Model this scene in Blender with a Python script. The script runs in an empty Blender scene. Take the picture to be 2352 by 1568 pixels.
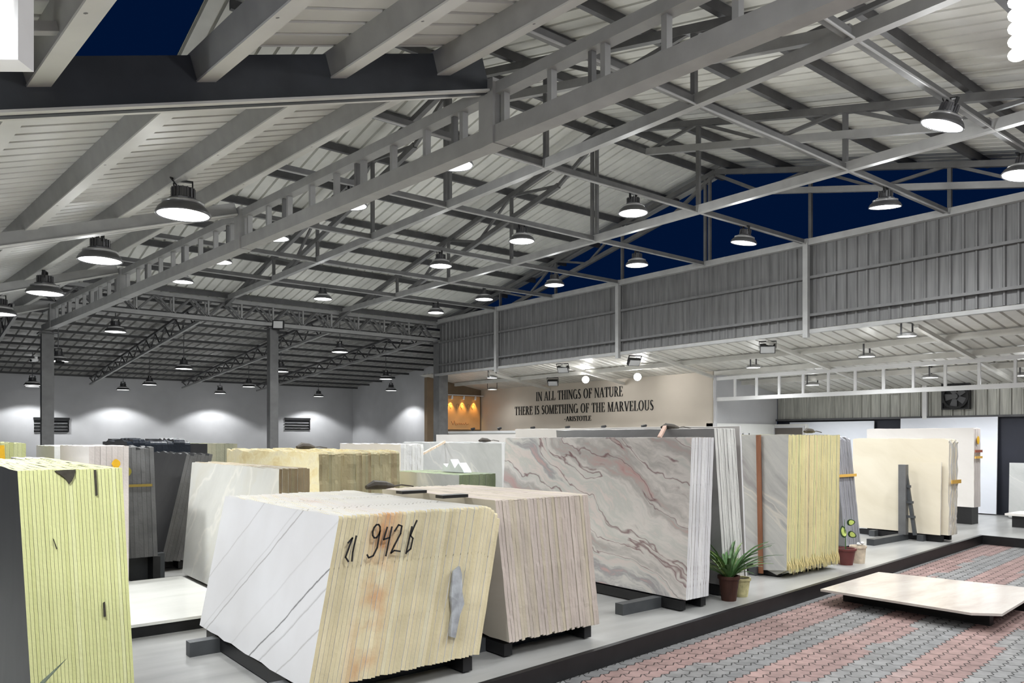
import bpy, math, random
from mathutils import Vector, Matrix
random.seed(7)
R = math.radians
SC = bpy.context.scene
COL = SC.collection
# ------------------------------------------------------------------ camera, world, exposure
H0 = 1.70                                   # eye height above the slab platform
cam_d = bpy.data.cameras.new('camera'); cam = bpy.data.objects.new('camera', cam_d); COL.objects.link(cam)
cam_d.sensor_width = 36.0; cam_d.lens = 1762.0 / 2352.0 * 36.0
cam_d.shift_y = 222.0 / 2352.0; cam_d.clip_end = 300
cam.location = (0, 0, H0); cam.rotation_euler = (R(90), 0, -math.atan2(.6266, .7793))
SC.camera = cam
SC.view_settings.view_transform = 'Standard'; SC.view_settings.look = 'None'
SC.view_settings.gamma = 1.0; SC.view_settings.use_curve_mapping = False
SC.view_settings.exposure = 0.0
w = bpy.data.worlds.new('night_sky'); SC.world = w; w.use_nodes = True
w.node_tree.nodes['Background'].inputs[0].default_value = (.0006, .0062, .030, 1)
w.node_tree.nodes['Background'].inputs[1].default_value = 1.0
SC.cycles.use_denoising = True
SC.cycles.diffuse_bounces = 5
FILL = .035  # share of lamp watts for the added fill light
LAMP_W = 480.0          # watts of each high bay lamp
FAR_W = 520.0           # lamps of the hall behind
LEAN_W = 145.0           # lamps of the lean-to

# ------------------------------------------------------------------ materials
def mat(name, col, rough=.6, metal=0., noise=0., nscale=6., spec=.4, bump=0., stretch=None, coord='Object'):
    m = bpy.data.materials.new(name); m.use_nodes = True
    nt = m.node_tree; b = nt.nodes['Principled BSDF']
    b.inputs['Roughness'].default_value = rough; b.inputs['Metallic'].default_value = metal
    b.inputs['Specular IOR Level'].default_value = spec
    b.inputs['Base Color'].default_value = (*col, 1)
    if noise or bump:
        tc = nt.nodes.new('ShaderNodeTexCoord'); mp = nt.nodes.new('ShaderNodeMapping')
        nt.links.new(tc.outputs[coord], mp.inputs[0])
        if stretch: mp.inputs['Scale'].default_value = stretch
        n = nt.nodes.new('ShaderNodeTexNoise'); n.inputs['Scale'].default_value = nscale; n.inputs['Detail'].default_value = 6
        nt.links.new(mp.outputs[0], n.inputs[0])
        if noise:
            r = nt.nodes.new('ShaderNodeValToRGB')
            r.color_ramp.elements[0].position = .3; r.color_ramp.elements[1].position = .72
            r.color_ramp.elements[0].color = (*[c * (1 - noise) for c in col], 1)
            r.color_ramp.elements[1].color = (*[min(1, c * (1 + noise * .6)) for c in col], 1)
            nt.links.new(n.outputs[0], r.inputs[0]); nt.links.new(r.outputs[0], b.inputs['Base Color'])
        if bump:
            bp = nt.nodes.new('ShaderNodeBump'); bp.inputs['Strength'].default_value = bump; bp.inputs['Distance'].default_value = .02
            nt.links.new(n.outputs[0], bp.inputs['Height']); nt.links.new(bp.outputs[0], b.inputs['Normal'])
    return m

def emit(name, col, s):
    m = bpy.data.materials.new(name); m.use_nodes = True
    nt = m.node_tree; nt.nodes.clear()
    e = nt.nodes.new('ShaderNodeEmission'); o = nt.nodes.new('ShaderNodeOutputMaterial')
    e.inputs[0].default_value = (*col, 1); e.inputs[1].default_value = s
    nt.links.new(e.outputs[0], o.inputs[0])
    return m

def ramp(nt, stops):
    r = nt.nodes.new('ShaderNodeValToRGB'); els = r.color_ramp.elements
    els[0].position = stops[0][0]; els[0].color = (*stops[0][1], 1)
    els[1].position = stops[-1][0]; els[1].color = (*stops[-1][1], 1)
    for p, c in stops[1:-1]:
        e = els.new(p); e.color = (*c, 1)
    return r

def edge_mat(name, cols, stain=.35, rough=.85, band=None):
    """sawn slab edges: one tint per slab out of cols, blotches along the height, rough grain"""
    m = bpy.data.materials.new(name); m.use_nodes = True
    nt = m.node_tree; b = nt.nodes['Principled BSDF']; b.inputs['Roughness'].default_value = rough
    b.inputs['Specular IOR Level'].default_value = .2
    oi = nt.nodes.new('ShaderNodeObjectInfo')
    r = ramp(nt, [(i / max(1, len(cols) - 1), c) for i, c in enumerate(cols)])
    nt.links.new(oi.outputs['Random'], r.inputs[0])
    ge = nt.nodes.new('ShaderNodeNewGeometry')
    n = nt.nodes.new('ShaderNodeTexNoise'); n.inputs['Scale'].default_value = 2.6; n.inputs['Detail'].default_value = 7
    nt.links.new(ge.outputs['Position'], n.inputs[0])
    r2 = ramp(nt, [(.28, (1 - stain,) * 3), (.5, (.93,) * 3), (.75, (1.06,) * 3)])
    nt.links.new(n.outputs[0], r2.inputs[0])
    mx = nt.nodes.new('ShaderNodeMix'); mx.data_type = 'RGBA'; mx.blend_type = 'MULTIPLY'; mx.inputs[0].default_value = 1
    nt.links.new(r.outputs[0], mx.inputs[6]); nt.links.new(r2.outputs[0], mx.inputs[7])
    out = mx.outputs[2]
    if band:                                  # rust streaks over a strip of the stack, (x centre, half width, lean per m)
        sp = nt.nodes.new('ShaderNodeSeparateXYZ'); nt.links.new(ge.outputs['Position'], sp.inputs[0])
        ml = nt.nodes.new('ShaderNodeMath'); ml.operation = 'MULTIPLY_ADD'; ml.inputs[1].default_value = -band[2]
        nt.links.new(sp.outputs[2], ml.inputs[0]); nt.links.new(sp.outputs[0], ml.inputs[2])
        sb = nt.nodes.new('ShaderNodeMath'); sb.operation = 'SUBTRACT'; sb.inputs[1].default_value = band[0]
        nt.links.new(ml.outputs[0], sb.inputs[0])
        ab = nt.nodes.new('ShaderNodeMath'); ab.operation = 'ABSOLUTE'; nt.links.new(sb.outputs[0], ab.inputs[0])
        mr = nt.nodes.new('ShaderNodeMapRange'); mr.inputs[1].default_value = 0; mr.inputs[2].default_value = band[1]
        mr.inputs[3].default_value = 1; mr.inputs[4].default_value = 0
        nt.links.new(ab.outputs[0], mr.inputs[0])
        n3 = nt.nodes.new('ShaderNodeTexNoise'); n3.inputs['Scale'].default_value = 5; n3.inputs['Detail'].default_value = 5
        nt.links.new(ge.outputs['Position'], n3.inputs[0])
        r3 = ramp(nt, [(.36, (0, 0, 0)), (.58, (.85,) * 3)]); nt.links.new(n3.outputs[0], r3.inputs[0])
        mm = nt.nodes.new('ShaderNodeMath'); mm.operation = 'MULTIPLY'
        nt.links.new(mr.outputs[0], mm.inputs[0]); nt.links.new(r3.outputs[0], mm.inputs[1])
        m2 = nt.nodes.new('ShaderNodeMix'); m2.data_type = 'RGBA'; nt.links.new(mm.outputs[0], m2.inputs[0])
        nt.links.new(out, m2.inputs[6]); m2.inputs[7].default_value = (.47, .22, .09, 1); out = m2.outputs[2]
    nt.links.new(out, b.inputs['Base Color'])
    n2 = nt.nodes.new('ShaderNodeTexNoise'); n2.inputs['Scale'].default_value = 40; n2.inputs['Detail'].default_value = 4
    nt.links.new(ge.outputs['Position'], n2.inputs[0])
    bp = nt.nodes.new('ShaderNodeBump'); bp.inputs['Strength'].default_value = .35; bp.inputs['Distance'].default_value = .01
    nt.links.new(n2.outputs[0], bp.inputs['Height']); nt.links.new(bp.outputs[0], b.inputs['Normal'])
    return m

def veined(name, stops, angle=30, aniso=(1, .35, 1.6), scale=1.6, warp=.5, wscale=1.2, rough=.25, thin=None, thin_col=(.2, .2, .2), thin_scale=1.2, thin_w=.012, thin_amt=.8, axis='X'):
    """polished stone: stretched warped noise through a colour ramp, optional hairline veins"""
    m = bpy.data.materials.new(name); m.use_nodes = True
    nt = m.node_tree; b = nt.nodes['Principled BSDF']; b.inputs['Roughness'].default_value = rough
    b.inputs['Specular IOR Level'].default_value = .35
    tc = nt.nodes.new('ShaderNodeTexCoord'); mp = nt.nodes.new('ShaderNodeMapping')
    mp.vector_type = 'POINT'
    nt.links.new(tc.outputs['Object'], mp.inputs[0])
    mp.inputs['Rotation'].default_value = (R(angle), 0, 0) if axis == 'X' else (0, 0, R(angle))
    wn = nt.nodes.new('ShaderNodeTexNoise'); wn.inputs['Scale'].default_value = wscale; wn.inputs['Detail'].default_value = 4
    nt.links.new(mp.outputs[0], wn.inputs[0])
    sub = nt.nodes.new('ShaderNodeVectorMath'); sub.operation = 'SUBTRACT'; sub.inputs[1].default_value = (.5, .5, .5)
    nt.links.new(wn.outputs['Color'], sub.inputs[0])
    scl = nt.nodes.new('ShaderNodeVectorMath'); scl.operation = 'SCALE'; scl.inputs['Scale'].default_value = warp
    nt.links.new(sub.outputs[0], scl.inputs[0])
    add = nt.nodes.new('ShaderNodeVectorMath'); add.operation = 'ADD'
    nt.links.new(mp.outputs[0], add.inputs[0]); nt.links.new(scl.outputs[0], add.inputs[1])
    mp2 = nt.nodes.new('ShaderNodeMapping'); mp2.inputs['Scale'].default_value = aniso
    nt.links.new(add.outputs[0], mp2.inputs[0])
    n = nt.nodes.new('ShaderNodeTexNoise'); n.inputs['Scale'].default_value = scale; n.inputs['Detail'].default_value = 9
    n.inputs['Roughness'].default_value = .62
    nt.links.new(mp2.outputs[0], n.inputs[0])
    r = ramp(nt, stops); nt.links.new(n.outputs[0], r.inputs[0]); out = r.outputs[0]
    if thin:
        n2 = nt.nodes.new('ShaderNodeTexNoise'); n2.inputs['Scale'].default_value = thin_scale; n2.inputs['Detail'].default_value = 3
        n2.inputs['Roughness'].default_value = .45
        mp3 = nt.nodes.new('ShaderNodeMapping'); mp3.inputs['Scale'].default_value = thin
        nt.links.new(add.outputs[0], mp3.inputs[0]); nt.links.new(mp3.outputs[0], n2.inputs[0])
        s = nt.nodes.new('ShaderNodeMath'); s.operation = 'SUBTRACT'; s.inputs[1].default_value = .5
        nt.links.new(n2.outputs[0], s.inputs[0])
        a = nt.nodes.new('ShaderNodeMath'); a.operation = 'ABSOLUTE'; nt.links.new(s.outputs[0], a.inputs[0])
        mr = nt.nodes.new('ShaderNodeMapRange'); mr.inputs[1].default_value = 0; mr.inputs[2].default_value = thin_w
        mr.inputs[3].default_value = thin_amt; mr.inputs[4].default_value = 0
        nt.links.new(a.outputs[0], mr.inputs[0])
        m2 = nt.nodes.new('ShaderNodeMix'); m2.data_type = 'RGBA'
        nt.links.new(mr.outputs[0], m2.inputs[0]); nt.links.new(out, m2.inputs[6]); m2.inputs[7].default_value = (*thin_col, 1)
        out = m2.outputs[2]
    nt.links.new(out, b.inputs['Base Color'])
    return m

M = {}
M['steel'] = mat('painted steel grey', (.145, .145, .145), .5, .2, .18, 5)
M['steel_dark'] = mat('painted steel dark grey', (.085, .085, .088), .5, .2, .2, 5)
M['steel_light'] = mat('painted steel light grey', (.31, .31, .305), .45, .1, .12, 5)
M['rafter'] = mat('dark primer rafter steel', (.045, .05, .058), .6, .1, .25, 3)
M['white_steel'] = mat('white painted steel', (.72, .72, .72), .4, 0, .04, 4)
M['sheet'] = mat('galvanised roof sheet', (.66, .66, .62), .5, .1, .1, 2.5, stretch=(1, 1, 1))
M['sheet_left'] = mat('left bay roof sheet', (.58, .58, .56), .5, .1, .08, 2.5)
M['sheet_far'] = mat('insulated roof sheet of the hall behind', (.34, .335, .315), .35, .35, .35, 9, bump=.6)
M['fascia'] = mat('grey cladding sheet', (.155, .155, .155), .5, .2, .28, 3, stretch=(1, 6, .35))
M['clad_back'] = mat('weathered cladding sheet', (.42, .42, .38), .4, .35, .3, 3, stretch=(1, 7, .5))
M['lean_sheet'] = mat('lean-to roof sheet', (.62, .61, .57), .45, .15, .12, 3)
M['wall_grey'] = mat('grey plaster', (.52, .52, .53), .85, 0, .05, 2)
M['wall_white'] = mat('white plaster', (.78, .78, .75), .8, 0, .05, 2)
M['wall_beige'] = mat('beige plaster', (.60, .54, .46), .85, 0, .05, 1.5)
M['wall_brown'] = mat('brown plaster', (.20, .145, .095), .85, 0, .1, 3)
M['orange'] = mat('orange display panel', (.72, .40, .17), .6, 0, .08, 4)
M['navy'] = mat('navy wall paint', (.015, .017, .027), .6, 0, .2, 2)
M['black'] = mat('black painted steel', (.011, .011, .012), .45, 0, .3, 8)
M['black_plastic'] = mat('black plastic', (.015, .015, .016), .4)
M['lamp_body'] = mat('lamp body grey', (.12, .12, .125), .35, .5, .1, 9)
M['lamp_bright'] = mat('lamp reflector aluminium', (.42, .42, .42), .3, .6, .06, 9)
M['matt_black'] = mat('matt black louvre', (.004, .004, .004), .95, spec=.05)
M['ink'] = mat('black letter paint', (.012, .012, .013), .5)
M['diffuser'] = emit('lit lamp diffuser', (1, 1, .98), 5.0)
M['glow_warm'] = emit('lit warm spot face', (1, .62, .2), 6)
M['text_orange'] = mat('brown lettering', (.40, .17, .06), .6)
M['splinter'] = mat('straw coloured splinter', (.60, .50, .24), .9, 0, .3, 12)
M['rope'] = mat('worn strap webbing', (.62, .5, .38), .9, 0, .3, 20)
M['wood_pink'] = mat('pinkish timber prop', (.50, .34, .27), .8, 0, .2, 10)
M['clamp'] = mat('dusty steel clamp', (.07, .06, .05), .6, .4, .4, 12)
M['pot_brown'] = mat('brown clay pot', (.052, .018, .011), .6, 0, .2, 8)
M['pot_maroon'] = mat('maroon plastic pot', (.14, .035, .032), .5, 0, .1, 8)
M['pot_white'] = mat('cream pot with worn pattern', (.66, .55, .42), .7, 0, .28, 16)
M['pot_yellow'] = mat('yellowish pot with worn pattern', (.55, .50, .26), .7, 0, .35, 18)
M['soil'] = mat('soil', (.02, .015, .01), .95, 0, .4, 20)
M['fern'] = mat('fern green', (.075, .17, .05), .5, 0, .5, 14)
M['fern2'] = mat('light fern green', (.16, .25, .07), .5, 0, .4, 14)
M['leaf_dark'] = mat('dark green leaf rim', (.02, .05, .015), .45)
M['leaf_yellow'] = mat('yellow green leaf centre', (.52, .62, .16), .45, 0, .2, 20)
M['yellow_paint'] = mat('yellow spray paint', (.85, .48, .02), .6, 0, .1, 20)
M['strap_yellow'] = mat('orange strap', (.75, .45, .10), .6)
M['strap_red'] = mat('red brown strap', (.32, .09, .05), .6)
M['copper'] = mat('copper brown strip', (.27, .115, .06), .45, .2, .2, 10, stretch=(1, 1, .3))
M['mesh_cloth'] = mat('crumpled white plastic', (.62, .65, .68), .4, 0, .1, 8)

# floor of the platform: grey polished concrete with soft streaks
M['floor'] = mat('polished concrete', (.37, .37, .36), .28, 0, .24, 1.6, spec=.45, stretch=(.5, 2.4, 1), coord='Object')

def paver_mat():
    m = bpy.data.materials.new('interlocking pavers'); m.use_nodes = True
    nt = m.node_tree; N = nt.nodes.new; L = nt.links.new
    b = nt.nodes['Principled BSDF']; b.inputs['Roughness'].default_value = .75; b.inputs['Specular IOR Level'].default_value = .25
    g = N('ShaderNodeNewGeometry'); mp = N('ShaderNodeMapping'); L(g.outputs['Position'], mp.inputs[0])
    mp.inputs['Rotation'].default_value = (0, 0, R(-5.6))
    sp = N('ShaderNodeSeparateXYZ'); L(mp.outputs[0], sp.inputs[0])
    def math_(op, a, bb=None, c=None):
        n = N('ShaderNodeMath'); n.operation = op
        for i, v in enumerate((a, bb, c)):
            if v is None: continue
            if isinstance(v, (int, float)): n.inputs[i].default_value = v
            else: L(v, n.inputs[i])
        return n.outputs[0]
    # zigzag sides of the uni pavers: both joint directions bend
    zx = math_('PINGPONG', sp.outputs[0], .056); zy = math_('PINGPONG', sp.outputs[1], .056)
    ax = math_('MULTIPLY_ADD', zy, .55, sp.outputs[0]); ay = math_('MULTIPLY_ADD', zx, .55, sp.outputs[1])
    cb = N('ShaderNodeCombineXYZ'); L(ax, cb.inputs[0]); L(ay, cb.inputs[1])
    br = N('ShaderNodeTexBrick'); L(cb.outputs[0], br.inputs[0]); br.offset = .5; br.squash = 1
    br.inputs['Scale'].default_value = 1; br.inputs['Brick Width'].default_value = .225; br.inputs['Row Height'].default_value = .112
    br.inputs['Mortar Size'].default_value = .006; br.inputs['Mortar Smooth'].default_value = .2
    br.inputs['Color1'].default_value = (.8, .8, .8, 1); br.inputs['Color2'].default_value = (1, 1, 1, 1); br.inputs['Mortar'].default_value = (.12, .12, .12, 1)
    row = math_('FLOOR', math_('DIVIDE', ay, .112))
    # colour bands of four rows: red, grey
    nz = N('ShaderNodeTexNoise'); nz.inputs['Scale'].default_value = .55; nz.inputs['Detail'].default_value = 2; L(cb.outputs[0], nz.inputs[0])
    ph = math_('MULTIPLY_ADD', nz.outputs[0], 2.2, row)
    md = math_('MODULO', math_('ADD', ph, 403), 7.0)
    rr = ramp(nt, [(0, (.27, .185, .175)), (.46, (.31, .215, .20)), (.52, (.20, .205, .21)), (1, (.24, .24, .24))])
    L(math_('DIVIDE', md, 7.0), rr.inputs[0])
    mx = N('ShaderNodeMix'); mx.data_type = 'RGBA'; mx.blend_type = 'MULTIPLY'; mx.inputs[0].default_value = 1
    L(rr.outputs[0], mx.inputs[6]); L(br.outputs['Color'], mx.inputs[7])
    n2 = N('ShaderNodeTexNoise'); n2.inputs['Scale'].default_value = 9; n2.inputs['Detail'].default_value = 6; L(g.outputs['Position'], n2.inputs[0])
    r2 = ramp(nt, [(.3, (.78, .77, .76)), (.7, (1.12, 1.1, 1.08))]); L(n2.outputs[0], r2.inputs[0])
    m3 = N('ShaderNodeMix'); m3.data_type = 'RGBA'; m3.blend_type = 'MULTIPLY'; m3.inputs[0].default_value = 1
    L(mx.outputs[2], m3.inputs[6]); L(r2.outputs[0], m3.inputs[7]); L(m3.outputs[2], b.inputs['Base Color'])
    bp = N('ShaderNodeBump'); bp.inputs['Strength'].default_value = .6; bp.inputs['Distance'].default_value = .008
    inv = math_('SUBTRACT', 1.0, br.outputs['Fac']); L(inv, bp.inputs['Height']); L(bp.outputs[0], b.inputs['Normal'])
    return m
M['paver'] = paver_mat()

def lined(name, base, lines, ang, span, rough=.3, warp=.06, wscale=2.2):
    """polished stone crossed by a few single veins: lines = [(offset, half width, colour)...] across the vein direction"""
    m = bpy.data.materials.new(name); m.use_nodes = True
    nt = m.node_tree; b = nt.nodes['Principled BSDF']; b.inputs['Roughness'].default_value = rough; b.inputs['Specular IOR Level'].default_value = .35
    tc = nt.nodes.new('ShaderNodeTexCoord'); sp = nt.nodes.new('ShaderNodeSeparateXYZ'); nt.links.new(tc.outputs['Object'], sp.inputs[0])
    def mt(op, a, c, d=None):
        n = nt.nodes.new('ShaderNodeMath'); n.operation = op
        for i, v in enumerate((a, c, d)):
            if v is None: continue
            if isinstance(v, (int, float)): n.inputs[i].default_value = v
            else: nt.links.new(v, n.inputs[i])
        return n.outputs[0]
    n = nt.nodes.new('ShaderNodeTexNoise'); n.inputs['Scale'].default_value = wscale; n.inputs['Detail'].default_value = 6; n.inputs['Roughness'].default_value = .6
    nt.links.new(tc.outputs['Object'], n.inputs[0])
    p = mt('MULTIPLY_ADD', sp.outputs[2], math.cos(R(ang)), mt('MULTIPLY', sp.outputs[1], math.sin(R(ang))))
    p = mt('MULTIPLY_ADD', mt('SUBTRACT', n.outputs[0], .5), warp, p)
    st = [(0, base)]
    for o, hw, c in sorted(lines): st += [(max(.001, (o - hw) / span), base), (o / span, c), (min(.999, (o + hw) / span), base)]
    r = ramp(nt, st + [(1, base)]); nt.links.new(mt('DIVIDE', p, span), r.inputs[0])
    n2 = nt.nodes.new('ShaderNodeTexNoise'); n2.inputs['Scale'].default_value = 1.6; n2.inputs['Detail'].default_value = 7; nt.links.new(tc.outputs['Object'], n2.inputs[0])
    r2 = ramp(nt, [(.3, (.93, .92, .91)), (.7, (1.04, 1.04, 1.04))]); nt.links.new(n2.outputs[0], r2.inputs[0])
    mx = nt.nodes.new('ShaderNodeMix'); mx.data_type = 'RGBA'; mx.blend_type = 'MULTIPLY'; mx.inputs[0].default_value = 1
    nt.links.new(r.outputs[0], mx.inputs[6]); nt.links.new(r2.outputs[0], mx.inputs[7]); nt.links.new(mx.outputs[2], b.inputs['Base Color'])
    return m

# stones: face materials
ARAB = veined('pink and grey swirled marble',
    [(.20, (.09, .045, .05)), (.27, (.25, .12, .12)), (.33, (.52, .35, .33)), (.40, (.46, .44, .42)), (.46, (.68, .64, .61)), (.51, (.56, .56, .53)), (.55, (.69, .61, .58)),
     (.60, (.63, .62, .59)), (.645, (.38, .37, .38)), (.69, (.58, .40, .38)), (.75, (.30, .15, .15)), (.82, (.10, .05, .055))],
    angle=-26, aniso=(1, .26, 1.9), scale=1.15, warp=.62, wscale=1.25, rough=.22, thin=(1, .3, 2.6), thin_col=(.17, .075, .085), thin_scale=1.7, thin_w=.016, thin_amt=.8)
F = {
 'white942': lined('white marble with single grey veins', (.74, .74, .75), [(1.62, .008, (.50, .49, .48)), (1.25, .006, (.50, .49, .48)), (1.19, .008, (.34, .33, .32)), (.84, .006, (.45, .44, .43)), (.60, .009, (.10, .10, .10)), (.50, .007, (.30, .29, .28)), (.30, .006, (.5, .49, .48))], 37, 2.4),
 'dark': veined('dark grey polished stone', [(.3, (.03, .03, .031)), (.7, (.05, .05, .05))], angle=60, rough=.45, scale=3),
 'tan': veined('cream beige stone', [(.3, (.46, .42, .34)), (.7, (.56, .52, .44))], angle=10, rough=.4, scale=1.6),
 'arab': ARAB,
 'grey': veined('plain grey stone', [(.3, (.19, .19, .19)), (.7, (.27, .27, .27))], angle=20, rough=.3, scale=2),
 'quartz': veined('grey stone with diagonal veins', [(.28, (.27, .25, .25)), (.42, (.42, .42, .40)), (.52, (.50, .50, .47)), (.62, (.43, .43, .42)), (.72, (.36, .31, .31))],
                  angle=-42, aniso=(1, .22, 2.2), scale=1.6, warp=.35, rough=.3, thin=(1, .25, 2.2), thin_col=(.68, .64, .55), thin_scale=.8, thin_w=.005, thin_amt=.6),
 'cream': veined('cream marble', [(.3, (.60, .54, .42)), (.7, (.70, .64, .52))], angle=-30, rough=.3, scale=1.3),
 'pale': veined('pale white stone', [(.3, (.63, .60, .57)), (.7, (.71, .68, .65))], angle=-30, rough=.25, scale=1.2),
 'bluish': veined('cool white stone', [(.3, (.66, .69, .75)), (.7, (.74, .76, .82))], angle=-30, rough=.25, scale=1.2),
 'veined': veined('white marble with pale gold veins', [(.3, (.66, .66, .62)), (.5, (.74, .74, .70)), (.7, (.70, .68, .60))], angle=40, rough=.25, scale=1.5,
                  thin=(1, .5, 1.6), thin_col=(.86, .84, .78), thin_scale=1.1, thin_w=.02, thin_amt=.8),
 'yellow_rough': veined('rough honey yellow stone', [(.3, (.60, .46, .22)), (.45, (.74, .63, .36)), (.55, (.78, .70, .46)), (.7, (.70, .62, .44))], angle=20, rough=.7, scale=3.5, warp=.8,
                        thin=(1, 1, 1), thin_col=(.82, .76, .55), thin_scale=3, thin_w=.02, thin_amt=.7),
 'palegrey': veined('pale grey marble', [(.3, (.40, .41, .40)), (.5, (.50, .51, .50)), (.7, (.56, .56, .55))], angle=-35, rough=.3, scale=1.4, warp=.5,
                    thin=(1, .4, 2), thin_col=(.66, .65, .6), thin_scale=1, thin_w=.012, thin_amt=.6),
 'floorslab': veined('pinkish white streaked stone', [(.3, (.48, .425, .38)), (.5, (.58, .53, .485)), (.7, (.64, .605, .565))], angle=0, aniso=(.35, 1.8, 1), scale=2.2, rough=.18, axis='Z'),
 'whitefloor': veined('white streaked stone', [(.3, (.66, .66, .62)), (.5, (.74, .74, .70)), (.7, (.78, .78, .74))], angle=0, aniso=(.35, 1.8, 1), scale=2.2, rough=.12, axis='Z'),
}
E_ = {
 'lime': edge_mat('lime yellow sawn edge', [(.52, .54, .25), (.58, .60, .30), (.54, .56, .27), (.60, .62, .34)], .12),
 'cream942': edge_mat('cream sawn edge', [(.60, .53, .34), (.66, .59, .40), (.56, .49, .31), (.64, .60, .43)], .22, band=(2.31, .16, .19)),
 'pink': edge_mat('pinkish sawn edge', [(.50, .43, .38), (.56, .49, .44), (.53, .47, .36), (.47, .41, .37)], .22),
 'white': edge_mat('white sawn edge', [(.66, .66, .66), (.60, .60, .61), (.72, .72, .71)], .15),
 'offwhite': edge_mat('off white sawn edge', [(.62, .62, .58), (.56, .56, .53), (.66, .66, .63)], .15),
 'straw': edge_mat('straw yellow sawn edge', [(.56, .49, .25), (.62, .55, .30), (.56, .54, .27), (.60, .49, .28)], .14),
 'grey': edge_mat('blue grey sawn edge', [(.30, .30, .32), (.38, .38, .40), (.34, .34, .37)], .2),
 'brown': edge_mat('brown sawn edge', [(.26, .20, .13), (.33, .27, .18), (.29, .25, .16)], .45),
 'olive': edge_mat('olive sawn edge', [(.38, .32, .19), (.43, .38, .24), (.36, .33, .21), (.32, .25, .15)], .38),
 'oliv2': edge_mat('dull olive sawn edge', [(.25, .25, .18), (.29, .28, .20)], .25),
 'green': edge_mat('green sawn edge', [(.22, .27, .16), (.27, .31, .20)], .25),
 'darkgrey': edge_mat('dark grey sawn edge', [(.10, .10, .10), (.13, .13, .13), (.115, .115, .115)], .35, .6),
 'blackstone': edge_mat('black polished edge', [(.012, .016, .024), (.016, .02, .028)], .3, .25),
 'rosy': edge_mat('rosy white sawn edge', [(.66, .60, .57), (.70, .64, .61)], .1),
 'cream': edge_mat('cream white rough edge', [(.72, .70, .62), (.78, .77, .74), (.70, .66, .54)], .2),
}

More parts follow.
